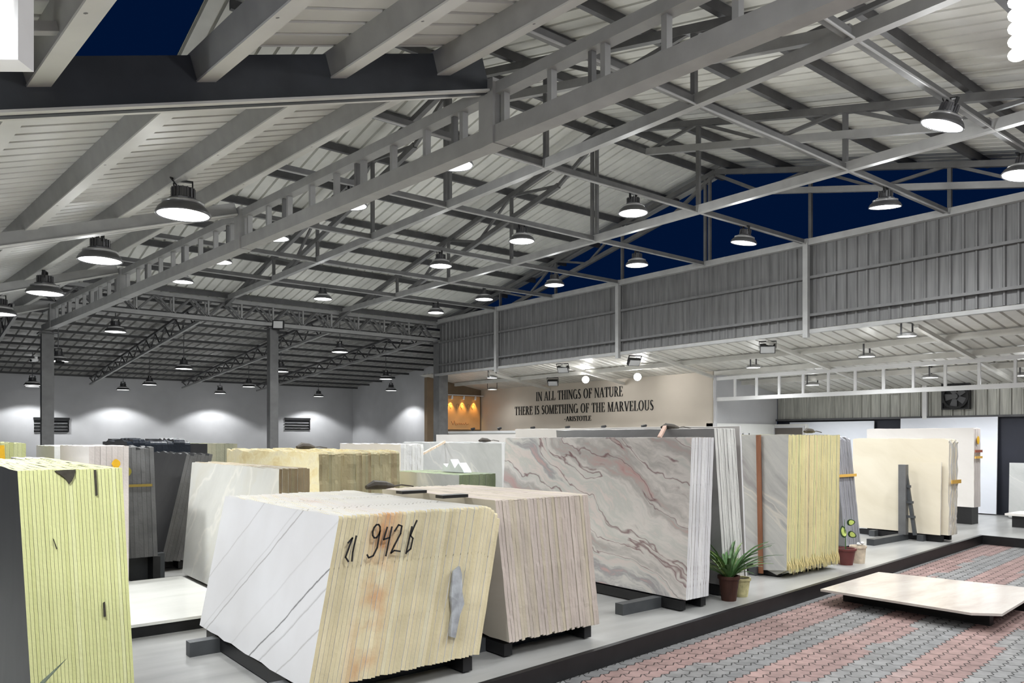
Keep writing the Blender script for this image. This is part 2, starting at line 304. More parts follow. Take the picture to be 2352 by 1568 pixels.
# ------------------------------------------------------------------ mesh builder
class MB:
    def __init__(s): s.v = []; s.f = []; s.m = []
    def add(s, vs, fs, mi=0):
        o = len(s.v); s.v += [tuple(v) for v in vs]
        for f in fs: s.f.append([i + o for i in f]); s.m.append(mi)
    def box(s, x0, x1, y0, y1, z0, z1, mi=0):
        s.add([(x, y, z) for z in (z0, z1) for y in (y0, y1) for x in (x0, x1)],
              [(0, 2, 3, 1), (4, 5, 7, 6), (0, 1, 5, 4), (2, 6, 7, 3), (0, 4, 6, 2), (1, 3, 7, 5)], mi); return s
    def bar(s, p, q, w_, h, up=(0, 0, 1), mi=0):
        p = Vector(p); q = Vector(q); d = (q - p).normalized(); u = Vector(up)
        sd = d.cross(u)
        if sd.length < 1e-4: sd = d.cross(Vector((1, 0, 0)))
        sd.normalize(); u = sd.cross(d).normalized()
        vs = [a + sd * (i * w_ / 2) + u * (j * h / 2) for a in (p, q) for j in (-1, 1) for i in (-1, 1)]
        s.add(vs, [(0, 2, 3, 1), (4, 5, 7, 6), (0, 1, 5, 4), (2, 6, 7, 3), (0, 4, 6, 2), (1, 3, 7, 5)], mi); return s
    def tube(s, pts, r, n=8, mi=0):
        pts = [Vector(p) for p in pts]; rings = []
        for i, p in enumerate(pts):
            d = (pts[min(i + 1, len(pts) - 1)] - pts[max(i - 1, 0)]).normalized()
            a = d.cross(Vector((0, 0, 1)))
            if a.length < .05: a = d.cross(Vector((1, 0, 0)))
            a.normalize(); b = a.cross(d)
            rr = r[i] if isinstance(r, (list, tuple)) else r
            rings.append([p + (a * math.cos(t) + b * math.sin(t)) * rr for t in [2 * math.pi * k / n for k in range(n)]])
        vs = [v for g in rings for v in g]
        fs = [(i * n + k, i * n + (k + 1) % n, (i + 1) * n + (k + 1) % n, (i + 1) * n + k) for i in range(len(pts) - 1) for k in range(n)]
        fs += [tuple(range(n))[::-1], tuple((len(pts) - 1) * n + k for k in range(n))]
        s.add(vs, fs, mi); return s
    def lathe(s, prof, n=28, c=(0, 0, 0), mi=0, cap=True):
        vs = [(c[0] + r * math.cos(2 * math.pi * k / n), c[1] + r * math.sin(2 * math.pi * k / n), c[2] + z) for r, z in prof for k in range(n)]
        fs = [(i * n + k, i * n + (k + 1) % n, (i + 1) * n + (k + 1) % n, (i + 1) * n + k) for i in range(len(prof) - 1) for k in range(n)]
        if cap: fs += [tuple(range(n))[::-1], tuple((len(prof) - 1) * n + k for k in range(n))]
        s.add(vs, fs, mi); return s
    def ball(s, c, r, n=12, mi=0, sz=1.):
        prof = [(max(.0005, r * math.sin(math.pi * i / 8)), -r * sz * math.cos(math.pi * i / 8)) for i in range(9)]
        return s.lathe(prof, n, c, mi)
    def prism(s, poly, t0, t1, mf=0, ms=1):
        """poly = [(y, z)...] extruded in x from t0 to t1, faces mf, sides ms"""
        n = len(poly)
        s.add([(t0, y, z) for y, z in poly] + [(t1, y, z) for y, z in poly], [tuple(range(n))[::-1], tuple(range(n, 2 * n))], mf)
        o = len(s.v) - 2 * n
        for i in range(n):
            j = (i + 1) % n
            s.f.append([o + i, o + j, o + n + j, o + n + i]); s.m.append(ms)
        return s
    def mesh(s, name, mats):
        me = bpy.data.meshes.new(name); me.from_pydata(s.v, [], s.f)
        for m in (mats if isinstance(mats, (list, tuple)) else [mats]): me.materials.append(m)
        me.polygons.foreach_set('material_index', s.m); me.update(); return me
    def build(s, name, mats, parent=None, smooth=False, recenter=True):
        vs = s.v
        loc = Vector((0, 0, 0))
        if parent is None and recenter:
            lo = [min(v[i] for v in vs) for i in range(3)]; hi = [max(v[i] for v in vs) for i in range(3)]
            loc = Vector(((lo[0] + hi[0]) / 2, (lo[1] + hi[1]) / 2, lo[2]))
            s.v = [tuple(Vector(v) - loc) for v in vs]
        me = s.mesh(name, mats)
        if smooth:
            me.polygons.foreach_set('use_smooth', [True] * len(me.polygons))
        o = bpy.data.objects.new(name, me); COL.objects.link(o); o.location = loc
        if parent is not None: o.parent = parent
        return o

def tag(o, label=None, cat=None, group=None, kind=None):
    if label:
        o['label'] = label
        if not kind: o['kind'] = 'thing'
    if cat: o['category'] = cat
    if group: o['group'] = group
    if kind: o['kind'] = kind
    return o
def empty(name, loc=(0, 0, 0), rz=0, label=None, cat=None, group=None):
    o = bpy.data.objects.new(name, None); COL.objects.link(o); o.location = loc; o.rotation_euler = (0, 0, rz)
    o.empty_display_size = .2
    return tag(o, label, cat, group)
def copy_tree(o, parent=None):
    c = o.copy(); COL.objects.link(c)
    if parent is not None: c.parent = parent
    for ch in list(o.children): copy_tree(ch, c)
    return c
def struct(name, mb, m): return tag(mb.build(name, m), kind='structure')
ORD = ['first', 'second', 'third', 'fourth', 'fifth', 'sixth', 'seventh', 'eighth', 'ninth', 'tenth', 'eleventh', 'twelfth']

def corrugated(o, u, v, n, W, Lg, pitch, depth, rib=.3, th=.004):
    """sheet spanned by u (across ribs) and v (along ribs); ribs stand out by depth along n"""
    o, u, v, n = Vector(o), Vector(u).normalized(), Vector(v).normalized(), Vector(n).normalized()
    prof = []; k = int(W / pitch)
    for i in range(k):
        a = i * pitch; r = rib * pitch
        prof += [(a, 0), (a + pitch - r, 0), (a + pitch - r * .7, depth), (a + pitch - r * .3, depth)]
    prof.append((k * pitch, 0))
    vs = [o + u * a + n * d + v * s for s in (0, Lg) for a, d in prof]; m = len(prof)
    mb = MB(); mb.add(vs, [(i, i + 1, m + i + 1, m + i) for i in range(m - 1)])
    mb.add([p - n * th for p in vs], [(i, m + i, m + i + 1, i + 1) for i in range(m - 1)])
    return mb

# ------------------------------------------------------------------ floors, kerb
def flatpoly(poly, z0, z1):
    mb = MB(); n = len(poly)
    mb.add([(x, y, z0) for x, y in poly] + [(x, y, z1) for x, y in poly],
           [tuple(range(n))[::-1], tuple(range(n, 2 * n))] + [(i, (i + 1) % n, n + (i + 1) % n, n + i) for i in range(n)])
    return mb
KX0, KY0, KX1, KY1 = -6.0, 3.42, 14.85, 5.30        # the kerb line runs slightly askew
struct('floor', flatpoly([(-6, KY0 + .03), (14.83, KY1 + .03), (14.83, -6), (22, -6), (22, 40), (-6, 40)], -.145, 0), M['floor'])
struct('floor_paved', flatpoly([(-6, -6), (14.9, -6), (14.9, 5.4), (-6, 3.5)], -.35, -.15), M['paver'])
k = MB()
k.add([(KX0, KY0, -.16), (KX1, KY1, -.16), (KX1, KY1 + .05, -.16), (KX0, KY0 + .05, -.16),
       (KX0, KY0, .004), (KX1, KY1, .004), (KX1, KY1 + .05, .004), (KX0, KY0 + .05, .004)],
      [(3, 2, 1, 0), (4, 5, 6, 7), (0, 1, 5, 4), (1, 2, 6, 5), (2, 3, 7, 6), (3, 0, 4, 7)])
struct('trim_1', k, M['black'])
struct('trim_2', MB().box(14.80, 14.85, -6, KY1 + .001, -.16, .004), M['black'])

# ------------------------------------------------------------------ walls
struct('wall_back', MB().box(-6, 18.65, 36.5, 36.7, 0, 4.3), M['wall_grey'])
struct('wall_right_far', MB().box(18.65, 18.85, 22.1, 36.7, 0, 5.6), M['wall_grey'])
struct('wall_quote', MB().box(16.2, 16.38, 12.0, 22.1, 0, 3.40), M['wall_beige'])
struct('wall_end', MB().box(13.95, 16.2, 21.9, 22.08, 0, 3.75), M['wall_brown'])
sw = MB().box(16.38, 19.1, 12.0, 12.2, 2.08, 3.35); struct('wall_side_upper', sw, M['wall_grey'])
struct('wall_side_lower', MB().box(16.2, 19.1, 11.94, 12.2, 0, 2.08), M['wall_white'])
struct('wall_right', MB().box(19.12, 19.3, -6, 12.0, 0, 2.2), M['navy'])
struct('wall_right_upper', corrugated((19.12, 12.0, 2.2), (0, -1, 0), (0, 0, 1), (-1, 0, 0), 18, .95, .24, .03), M['clad_back'])
struct('trim_3', MB().box(19.03, 19.12, -6, 12.0, 2.17, 2.22), M['steel_dark'])
for i, y in enumerate((8.05, 5.55, 3.0)):
    struct('trim_%d' % (4 + i), MB().box(19.02, 19.08, y - .05, y + .05, 2.15, 2.95), M['white_steel'])
# fascia: cladding above the lean-to, hung in the gable truss line
struct('wall_fascia', corrugated((13.7, 20.75, 3.80), (0, -1, 0), (0, 0, 1), (-1, 0, 0), 24, 1.66, .20, .032), M['fascia'])
# window in the white wall and the dark vent beside it
wn = empty('window_1', (17.35, 11.93, 1.72)); wn['kind'] = 'structure'
fr = MB()
for a in ((-.30, .30, -.11, -.07), (-.30, .30, .07, .11)): fr.box(a[0], a[1], -.03, .02, a[2], a[3])
for x in (-.30, -.02, .26): fr.box(x, x + .04, -.03, .02, -.11, .11)
fr.build('window_frame', M['white_steel'], wn)
MB().box(-.27, .27, -.005, .0, -.08, .08).build('pane', mat('dark window glass', (.06, .065, .07), .1), wn)
wn2 = empty('window_2', (18.9, 11.5, 1.78)); wn2['kind'] = 'structure'
MB().box(-.03, .0, -.42, .42, -.2, .2).build('panel', mat('brown window panel', (.12, .105, .095), .5), wn2)
fr = MB().box(-.06, .0, -.46, .46, .2, .26).box(-.06, .0, -.46, .46, -.26, -.2).box(-.06, 0, .42, .46, -.2, .2).box(-.06, 0, -.46, -.42, -.2, .2)
fr.build('window_frame', M['wall_grey'], wn2); struct('trim_8', MB().box(18.9, 19.12, 11.0, 11.94, 0, 2.08), M['wall_white'])

# ------------------------------------------------------------------ roofs
RY, RZ, SF, SN = 10.1, 7.65, .195, .245               # ridge line of the main roof, slopes far and near
def zroof(y): return RZ - (SF * (y - RY) if y > RY else SN * (RY - y))
lf = math.hypot(1, SF); ln_ = math.hypot(1, SN)
struct('ceiling', corrugated((14.5, RY, RZ), (-1, 0, 0), (0, 1, -SF), (0, -SF, -1), 11.3, 11.3 * lf, .235, -.05, .2), M['sheet'])
struct('ceiling_near', corrugated((14.5, RY, RZ), (-1, 0, 0), (0, -1, -SN), (0, SN, -1), 11.3, 12 * ln_, .235, -.05, .2), M['sheet'])
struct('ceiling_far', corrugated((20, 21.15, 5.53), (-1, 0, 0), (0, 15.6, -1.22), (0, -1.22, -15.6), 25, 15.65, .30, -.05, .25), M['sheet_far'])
struct('ceiling_lean_to', corrugated((13.72, 22.0, 3.80), (0, -1, 0), (5.6, 0, -.9), (-.9, 0, -5.6), 27, 5.67, .24, -.045, .2), M['lean_sheet'])
# left bay
GX = lambda y: 2.77 + .0818 * (21 - y)                 # line of the left girder
zL = lambda x, y: 4.70 - .32 * (GX(y) - x)
gd = Vector((-.0818, 1, 0)).normalized()
def left_sheet(d0, d1, y0, y1, name):
    # ribs run down the slope, across the girder line
    o = Vector((GX(y0) - d0, y0, 4.70 - .32 * d0 + .35))
    v = Vector((-(d1 - d0), 0, -.32 * (d1 - d0)))
    nrm = v.cross(gd); nrm = nrm if nrm.z < 0 else -nrm
    struct(name, corrugated(o, gd, v, nrm, (y1 - y0), v.length, .21, -.05, .22), M['sheet_left'])
left_sheet(.10, 5.6, 5.32, 21.4, 'ceiling_left')
left_sheet(.10, 2.42, 1.6, 5.32, 'ceiling_left_near')
left_sheet(3.38, 5.6, 1.6, 5.32, 'ceiling_left_edge')

# ------------------------------------------------------------------ main roof steel
def beam_thing(name, p, q, w_, h, m, label, cat, group=None):
    return tag(MB().bar(p, q, w_, h).build(name, m), label, cat, group)
for i, dy in enumerate((.28, 1.55, 2.85, 4.15, 5.45, 6.75, 8.05, 9.35, 10.6)):
    y = RY + dy; z = zroof(y) - .085
    beam_thing('roof_purlin', (3.5, y, z), (14.4, y, z), .07, .13, M['steel_dark'],
               'grey steel purlin under the far roof slope, %s one down from the ridge' % ORD[i], 'purlin', 'purlins under the far slope of the main roof')
for i, dy in enumerate((.28, 1.45, 2.65, 3.85, 5.05, 6.25, 7.45, 8.65, 9.85)):
    y = RY - dy; z = zroof(y) - .085
    beam_thing('roof_purlin', (3.5, y, z), (14.4, y, z), .07, .13, M['steel_dark'],
               'grey steel purlin under the near roof slope, %s one down from the ridge' % ORD[i], 'purlin', 'purlins under the near slope of the main roof')
YS = (2.9, 5.4, 7.9, 10.3, 12.8, 15.2, 17.6)
zc = lambda y: zroof(y) - .24                          # top chord
def truss(x, label, bottom=True):
    t = empty('roof_truss', (x, RY, 5.45), 0, label, 'truss', 'trusses of the main roof')
    P = lambda y, z, dx=0: (dx, y - RY, z - 5.45)
    if bottom:
        MB().bar(P(.3, 5.45), P(20.9, 5.45), .10, .13).build('bottom_chord', M['steel_light'], t)
    MB().bar(P(RY, zc(RY)), P(20.9, zc(20.9)), .09, .10).build('top_chord', M['steel'], t)
    MB().bar(P(RY, zc(RY)), P(.3, zc(.3)), .09, .10).build('top_chord', M['steel'], t)
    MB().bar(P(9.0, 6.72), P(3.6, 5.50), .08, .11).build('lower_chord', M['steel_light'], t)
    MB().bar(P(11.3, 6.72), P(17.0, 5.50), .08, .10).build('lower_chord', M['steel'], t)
    MB().bar(P(9.0, 6.72), P(RY, 7.36), .06, .07).build('strut', M['steel'], t)
    MB().bar(P(11.3, 6.72), P(RY, 7.36), .06, .07).build('strut', M['steel'], t)
    for y in YS:
        if y == 10.3:
            MB().bar(P(y - .06, 5.5), P(y - .06, zc(y)), .05, .06, (0, 1, 0)).build('post', M['steel'], t)
            MB().bar(P(y + .06, 5.5), P(y + .06, zc(y)), .05, .06, (0, 1, 0)).build('post', M['steel'], t)
        else:
            MB().bar(P(y, 5.5), P(y, zc(y)), .06, .06, (0, 1, 0)).build('post', M['steel'], t)
    for a, b in ((2.9, 4.2), (4.2, 5.4), (5.4, 6.6), (6.6, 7.9), (7.9, 9.0)):
        lo = 6.72 - (9.0 - b) * .226 if a in (2.9, 5.4, 7.9) else 6.72 - (9.0 - a) * .226
        top = zc(b) if a in (4.2, 6.6) else zc(a)
        p, q = ((a, top), (b, max(5.5, lo))) if a in (2.9, 5.4, 7.9) else ((a, max(5.5, lo)), (b, top))
        MB().bar(P(*p), P(*q), .045, .05).build('diagonal', M['steel'], t)
    for a, b in ((11.3, 12.8), (12.8, 14.0), (14.0, 15.2), (15.2, 16.4), (16.4, 17.6), (17.6, 19.2)):
        up = a in (12.8, 15.2, 17.6)
        lo = lambda y: max(5.5, 6.72 - (y - 11.3) * .214)
        p, q = ((a, zc(a)), (b, lo(b))) if up else ((a, lo(a)), (b, zc(b)))
        MB().bar(P(*p), P(*q), .045, .05).build('diagonal', M['steel'], t)
    return t
truss(6.95, 'grey fan truss nearest the left lattice girder, crossing the hall')
truss(10.28, 'grey fan truss midway between left girder and the sky opening')
gable = truss(13.72, 'grey fan truss standing on the cladding in front of the blue night sky', False)
# tie beams along X that carry lamps and conduits
for i, y in enumerate((3.6, 5.4, 7.95, 10.3, 12.8, 15.2, 17.65)):
    tb = empty('tie_beam', (8.6, y, 5.46), 0, 'grey tie beam with a conduit under the main roof, %s from the camera' % ORD[i], 'tie beam', 'tie beams below the roof trusses')
    MB().bar((GX(y) + .25 - 8.6, 0, 0), (13.66 - 8.6, 0, 0), .075, .075).build('beam', M['steel'], tb)
    MB().tube([(GX(y) + .3 - 8.6, -.06, -.055)] + [(xx - 8.6, -.06, -.055 - .012 * (j % 2)) for j, xx in enumerate((5.6, 7, 8.6, 10.2, 11.8))] + [(13.6 - 8.6, -.06, -.055)], .013, 6).build('conduit', M['steel_light'], tb)
# fascia framing: head beam, girts, posts, bottom trim
beam_thing('head_beam', (13.61, -1.5, 5.44), (13.61, 20.75, 5.44), .12, .12, M['steel_light'], 'grey head beam along the top edge of the grey cladding', 'beam')
for z, wd in ((4.77, 'upper'), (4.05, 'lower')):
    beam_thing('girt', (13.63, -1.5, z), (13.63, 20.7, z), .06, .05, M['steel'], '%s horizontal rail across the grey cladding' % wd, 'rail', 'rails on the cladding')
beam_thing('edge_beam', (13.64, -1.5, 3.74), (13.64, 20.9, 3.74), .10, .07, M['steel_light'], 'grey beam along the bottom edge of the grey cladding', 'beam')
for y, wd in ((17.6, 'far'), (12.8, 'middle'), (7.9, 'near'), (3.0, 'rightmost')):
    tag(MB().box(13.52, 13.61, y - .05, y + .05, 3.62, 5.5).build('cladding_post', M['steel_light']), '%s grey post on the corrugated cladding above the lean-to' % wd, 'post', 'posts on the cladding')
# columns
def column(x, y, h, w_, label):
    c = empty('steel_column', (x, y, 0), 0, label, 'column', 'columns under the far girder')
    MB().box(-w_ / 2, w_ / 2, -w_ / 2, w_ / 2, .015, h - .03).build('shaft', M['steel'], c)
    MB().box(-w_ * .8, w_ * .8, -w_ * .8, w_ * .8, 0, .015).build('base_plate', M['steel_dark'], c)
    MB().box(-w_ * .75, w_ * .75, -w_ * .75, w_ * .75, h - .03, h).build('cap_plate', M['steel_dark'], c)
column(2.79, 20.95, 4.18, .25, 'leftmost grey steel column under the end of the sloping left girder')
column(8.28, 21.05, 4.80, .24, 'grey steel column in the middle carrying a floodlight')
column(13.86, 20.95, 4.80, .34, 'thick pale grey column at the left end of the grey cladding')
# far girder: double lattice
fg = empty('lattice_girder', (8.3, 21.05, 4.88), 0, 'deep grey lattice girder with zigzag bars across the back of the hall', 'girder')
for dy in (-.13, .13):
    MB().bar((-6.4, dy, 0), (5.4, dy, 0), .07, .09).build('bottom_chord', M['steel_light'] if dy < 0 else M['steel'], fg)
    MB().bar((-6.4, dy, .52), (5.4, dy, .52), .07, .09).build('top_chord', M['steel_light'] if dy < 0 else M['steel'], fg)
    for i in range(13):
        x = -6.2 + i * .88
        MB().bar((x, dy, .05), (x + .42, dy, .47), .045, .05, (0, 1, 0)).build('diagonal', M['steel'], fg)
        MB().bar((x + .46, dy, .47), (x + .86, dy, .05), .045, .05, (0, 1, 0)).build('diagonal', M['steel'], fg)
        MB().bar((x - .02, dy, .05), (x - .02, dy, .47), .04, .05, (0, 1, 0)).build('post', M['steel_light'], fg)
# trusses and purlins of the hall behind
zf = lambda y: 5.47 - (y - 21.15) * .0782
for i, x in enumerate((2.35, 6.4, 10.1, 13.5)):
    t = empty('lattice_truss', (x, 28.8, 4.5), 0, 'dark lattice truss running away in the hall behind, %s from the left' % ORD[i], 'truss', 'trusses of the hall behind')
    A = lambda y, z: (0, y - 28.8, z - 4.5)
    MB().bar(A(21.3, 4.86), A(36.3, 3.97), .07, .07).build('bottom_chord', M['steel_light'], t)
    MB().bar(A(21.3, zf(21.3) - .08), A(36.3, zf(36.3) - .06), .07, .07).build('top_chord', M['steel_dark'], t)
    n = 26
    for j in range(n):
        y0 = 21.4 + j * 14.8 / n; y1 = y0 + 14.8 / n
        b0 = 4.86 - (y0 - 21.3) * .0593; b1 = 4.86 - (y1 - 21.3) * .0593
        p, q = (A(y0, b0), A(y1, zf(y1) - .1)) if j % 2 else (A(y0, zf(y0) - .1), A(y1, b1))
        MB().bar(p, q, .03, .035).build('diagonal', M['steel_dark'], t)
for i in range(12):
    y = 21.9 + i * 1.27; z = zf(y) - .035
    beam_thing('roof_purlin', (-4.5, y, z), (18.6, y, z), .06, .08, M['steel_dark'], 'dark purlin across the low roof of the hall behind, %s from the girder' % ORD[i], 'purlin', 'purlins of the hall behind')

# ------------------------------------------------------------------ left girder and left bay
lg = empty('lattice_girder', (3.5, 12, 4.32), 0, 'long pale grey ladder girder rising from the left column to upper right', 'girder')
LP = lambda y, z, d=0: (GX(y) - d - 3.5, y - 12, z - 4.32)
MB().bar(LP(21.1, 4.30), LP(-3, 4.30), .15, .15).build('bottom_chord', M['steel_light'], lg)
MB().bar(LP(21.1, 4.70), LP(-3, 4.70), .12, .10).build('top_chord', M['steel_light'], lg)
y = 2.4 - .55 * 9; i = 0
while y < 20.9:
    MB().bar(LP(y, 4.36), LP(y, 4.66), .06, .05, (0, 1, 0)).build('post', M['steel_light'], lg)
    if i % 3 == 0: MB().bar(LP(y + .13, 4.36), LP(y + .13, 4.66), .05, .04, (0, 1, 0)).build('post', M['steel'], lg)
    y += .55; i += 1
for yy in (5.3, 10.3, 15.3, 20.3):
    MB().bar(LP(yy, 4.22), LP(yy, 4.78), .17, .20, (0, 1, 0)).build('gusset_plate', M['steel_light'], lg)
# purlins of the left bay: C sections parallel to the girder
for i, D in enumerate((.52, 1.46, 2.42, 3.38, 4.35)):
    t = empty('roof_purlin', (0, 0, 0), 0, 'broad light grey purlin under the left roof, %s out from the ladder girder' % ORD[i], 'purlin', 'purlins under the left roof')
    a = Vector((GX(1.8) - D, 1.8, 4.70 - .32 * D)); b = Vector((GX(21) - D, 21, 4.70 - .32 * D))
    c = (a + b) / 2; t.location = c; a -= c; b -= c
    up = Vector((-.3, 0, 1)).normalized()
    MB().bar(a + up * .25, b + up * .25, .06, .17, up).build('web', M['steel_light'], t)
    MB().bar(a + up * .165 + Vector((.03, 0, 0)), b + up * .165 + Vector((.03, 0, 0)), .13, .012, up).build('flange', M['sheet_left'], t)
    for j in range(12):
        p = a + (b - a) * ((j + .5) / 12)
        MB().tube([p + up * .150, p + up * .172], .012, 6).build('bolt', M['steel'], t)
# rafters of the left bay
for i, (yy, h) in enumerate(((5.3, .33), (10.3, .17), (15.3, .17), (20.3, .17))):
    a = Vector((GX(yy) - .1, yy, 4.668)); b = Vector((GX(yy) - 5.4, yy, 4.70 - .32 * 5.4)); c = (a + b) / 2
    t = empty('rafter', c, 0, ['deep dark rafter crossing the left roof nearest the camera', 'grey rafter under the left roof behind the big lamp', 'grey rafter under the left roof above the third lamp', 'farthest rafter under the left roof near the left column'][i], 'rafter', 'rafters of the left roof')
    a -= c; b -= c; u = Vector((0, 0, 1))
    MB().bar(a + u * h / 2, b + u * h / 2, .05, h, (0, 0, 1)).build('web', M['rafter'] if i == 0 else M['steel_light'], t)
    MB().bar(a + u * .006, b + u * .006, .16, .016, (0, 0, 1)).build('flange', M['sheet_left'], t)
# brace ladder in the open panel of the nearest left bay
yb = 4.55
a = Vector((GX(yb) - 3.42, yb, 4.70 - .32 * 3.42 + .22)); b = Vector((GX(yb) - 4.31, yb, 4.70 - .32 * 4.31 + .22))
tag(MB().bar(a, b, .06, .05).build('roof_brace', M['steel_light']), 'short light crosspiece between two purlins at the dark opening at upper left', 'brace')

# ------------------------------------------------------------------ lamps
def light(parent, watts, col=(.97, .99, 1), size=R(150), blend=.6, z=-.012, radius=.19):
    l = bpy.data.lights.new('lamp_light', 'SPOT'); l.energy = watts; l.color = col; l.spot_size = size; l.spot_blend = blend; l.shadow_soft_size = radius
    o = bpy.data.objects.new('lamp_light', l); COL.objects.link(o); o.parent = parent; o.location = (0, 0, z)
    # added fill below the diffuser rim, to brighten roof, trusses and fascia
    p = bpy.data.lights.new('lamp_fill', 'POINT'); p.energy = watts * (.006 if size < 2.3 else FILL * 3.2 if size > 2.63 else FILL * 2.6 if 2.621 < size else FILL); p.color = col; p.shadow_soft_size = .08
    q = bpy.data.objects.new('lamp_fill', p); COL.objects.link(q); q.parent = parent; q.location = (0, 0, -.13)
    return o
def high_bay():
    t = empty('high_bay_lamp')
    n = 36
    MB().lathe([(.0005, .004), (.212, .006), (.212, .010), (.0005, .010)], n, cap=False).build('diffuser', M['diffuser'], t, True)
    MB().lathe([(.214, .0), (.226, .0), (.228, .012), (.205, .055), (.172, .085), (.165, .085), (.195, .05), (.214, .012)], n, cap=False).build('reflector', M['lamp_body'], t, True)
    MB().lathe([(.150, .085), (.172, .088), (.174, .108), (.150, .115)], n).build('rim_ring', M['lamp_bright'], t, True)
    hs = MB().lathe([(.12, .115), (.125, .135), (.085, .15), (.08, .235), (.05, .245)], 20)
    for k in range(16):
        a = 2 * math.pi * k / 16
        hs.bar((.07 * math.cos(a), .07 * math.sin(a), .19), (.10 * math.cos(a), .10 * math.sin(a), .19), .008, .085)
    hs.build('heat_sink', M['lamp_body'], t)
    bk = MB().bar((-.075, 0, .2), (-.075, 0, .29), .012, .035, (0, 1, 0)).bar((.075, 0, .2), (.075, 0, .29), .012, .035, (0, 1, 0)).bar((-.08, 0, .295), (.08, 0, .295), .035, .012)
    bk.build('bracket', M['black_plastic'], t)
    MB().tube([(.05, .05, .24), (.10, .06, .30), (.06, .02, .298)], .008, 6).build('cable', M['black_plastic'], t)
    return t
proto = high_bay()
first = [True]
def place_lamp(x, y, z, label, group, watts, tilt=(0, 0), size=R(150), scale=1., rod=None):
    o = proto if first[0] else copy_tree(proto)
    first[0] = False
    tag(o, label, 'lamp', group); o.location = (x, y, z); o.rotation_euler = (tilt[0], tilt[1], random.uniform(0, 3))
    o.scale = (scale,) * 3
    if rod:
        MB().tube([(0, 0, .30), (0, 0, (rod - z) / scale)], .010, 6).build('rod', M['lamp_body'], o)
    LAMPS.append((o, watts, size)); return o
LAMPS = []
g1 = 'high bay lamps under the main roof'
for x, y, z, lab, tl in (
    (5.48, 7.95, 5.12, 'lit high bay lamp under the ladder girder beside its wide gusset plate', (0, 0)),
    (5.25, 10.3, 5.12, 'lit high bay lamp partly hidden by the bottom chord of the ladder girder', (0, 0)),
    (5.09, 12.8, 5.12, 'lit high bay lamp hanging right of the ladder girder, third from its upper end', (0, 0)),
    (4.93, 15.2, 5.12, 'lit high bay lamp just below the ladder girder chord near its lower half', (0, 0)),
    (4.92, 17.65, 5.12, 'lit high bay lamp above the left end of the deep back girder', (0, 0)),
    (8.94, 3.6, 5.12, 'large tilted lit high bay lamp at upper right, nearest on that side', (R(14), R(-16))),
    (11.44, 5.4, 5.12, 'lit high bay lamp against the blue sky at right above the cladding', (R(4), R(-6))),
    (11.32, 3.6, 5.08, 'lit high bay lamp cut by the right edge of the picture', (R(8), R(-8))),
    (8.76, 7.95, 5.12, 'lit high bay lamp hanging at the centre beside the double truss post', (0, 0)),
    (11.61, 7.95, 5.12, 'lit high bay lamp against the blue sky left of the near cladding post', (R(5), R(-8))),
    (8.5, 10.3, 5.12, 'lit high bay lamp in front of the far slope, left of the centre lamp', (0, 0)),
    (11.46, 10.3, 5.12, 'lit high bay lamp just above the middle of the cladding top edge', (0, 0)),
    (8.47, 12.8, 5.12, 'lit high bay lamp on the fifth tie beam below the far slope', (0, 0)),
    (11.51, 12.8, 5.12, 'lit high bay lamp at the left corner of the blue sky opening', (0, 0)),
    (8.21, 17.65, 5.12, 'lit high bay lamp hanging close above the back girder, left of the gable', (0, 0)),
    (11.34, 15.2, 5.12, 'lit high bay lamp in the dark roof corner, second from the cladding end', (0, 0)),
    (11.52, 17.65, 5.12, 'lit high bay lamp in the dark corner directly above the back girder end', (0, 0)),
    ): place_lamp(x, y, z, lab, g1, LAMP_W, tl, size=R(150.3) if y < 8.2 else R(150))
g2 = 'high bay lamps under the left roof'
for x, y, z, lab in ((2.36, 8.45, 4.04, 'nearest large lit lamp under the left roof purlins'), (2.11, 11.31, 4.04, 'second lit lamp under the left roof with a coiled cable'),
                     (1.87, 14.26, 4.01, 'third lit lamp under the left roof'), (1.54, 17.3, 4.03, 'lit lamp under the left roof cut by the left picture edge')):
    place_lamp(x, y, z, lab, g2, LAMP_W * .7, scale=1.21)
g3 = 'lamps of the hall behind'
for x, y, z, lab in ((4.4, 21.7, 4.42, 'lit lamp hanging below the left part of the deep back girder'), (3.4, 23.6, 3.75, 'dark hooded lamp in the hall behind, right of the left column'),
                     (7.0, 25.0, 3.85, 'dark hooded lamp in the hall behind, left of the middle column'), (10.2, 25.2, 3.95, 'dark hooded lamp in the hall behind, right of the middle column'),
                     (7.45, 35.3, 3.72, 'lit lamp near the grey back wall above its second light scallop, left one'), (7.45, 31.0, 3.70, 'lit lamp near the grey back wall above its second light scallop, right one'),
                     (11.45, 35.3, 3.72, 'lit lamp near the back wall left of the middle column, farther left'), (11.2, 31.0, 3.78, 'lit lamp near the back wall left of the middle column, nearer the column'),
                     (10.9, 22.2, 4.40, 'lit lamp below the right part of the deep back girder'), (14.8, 26.2, 3.98, 'dim lamp left of the thick column, below the low roof'),
                     (16.2, 35.3, 3.74, 'lit lamp near the corner of the grey back walls'), (4.2, 35.3, 3.72, 'lit lamp near the back wall left of the left column'),
                     (17.5, 30.5, 3.85, 'lit lamp close to the right grey wall of the hall behind'), (3.75, 31.5, 3.55, 'lit lamp near the back wall just right of the left column')):
    place_lamp(x, y, z, lab, g3, FAR_W * (.85 if y > 35 else .8), size=R(128), scale=1.15, rod=zf(y) + .05 if y > 21.2 else 4.85)

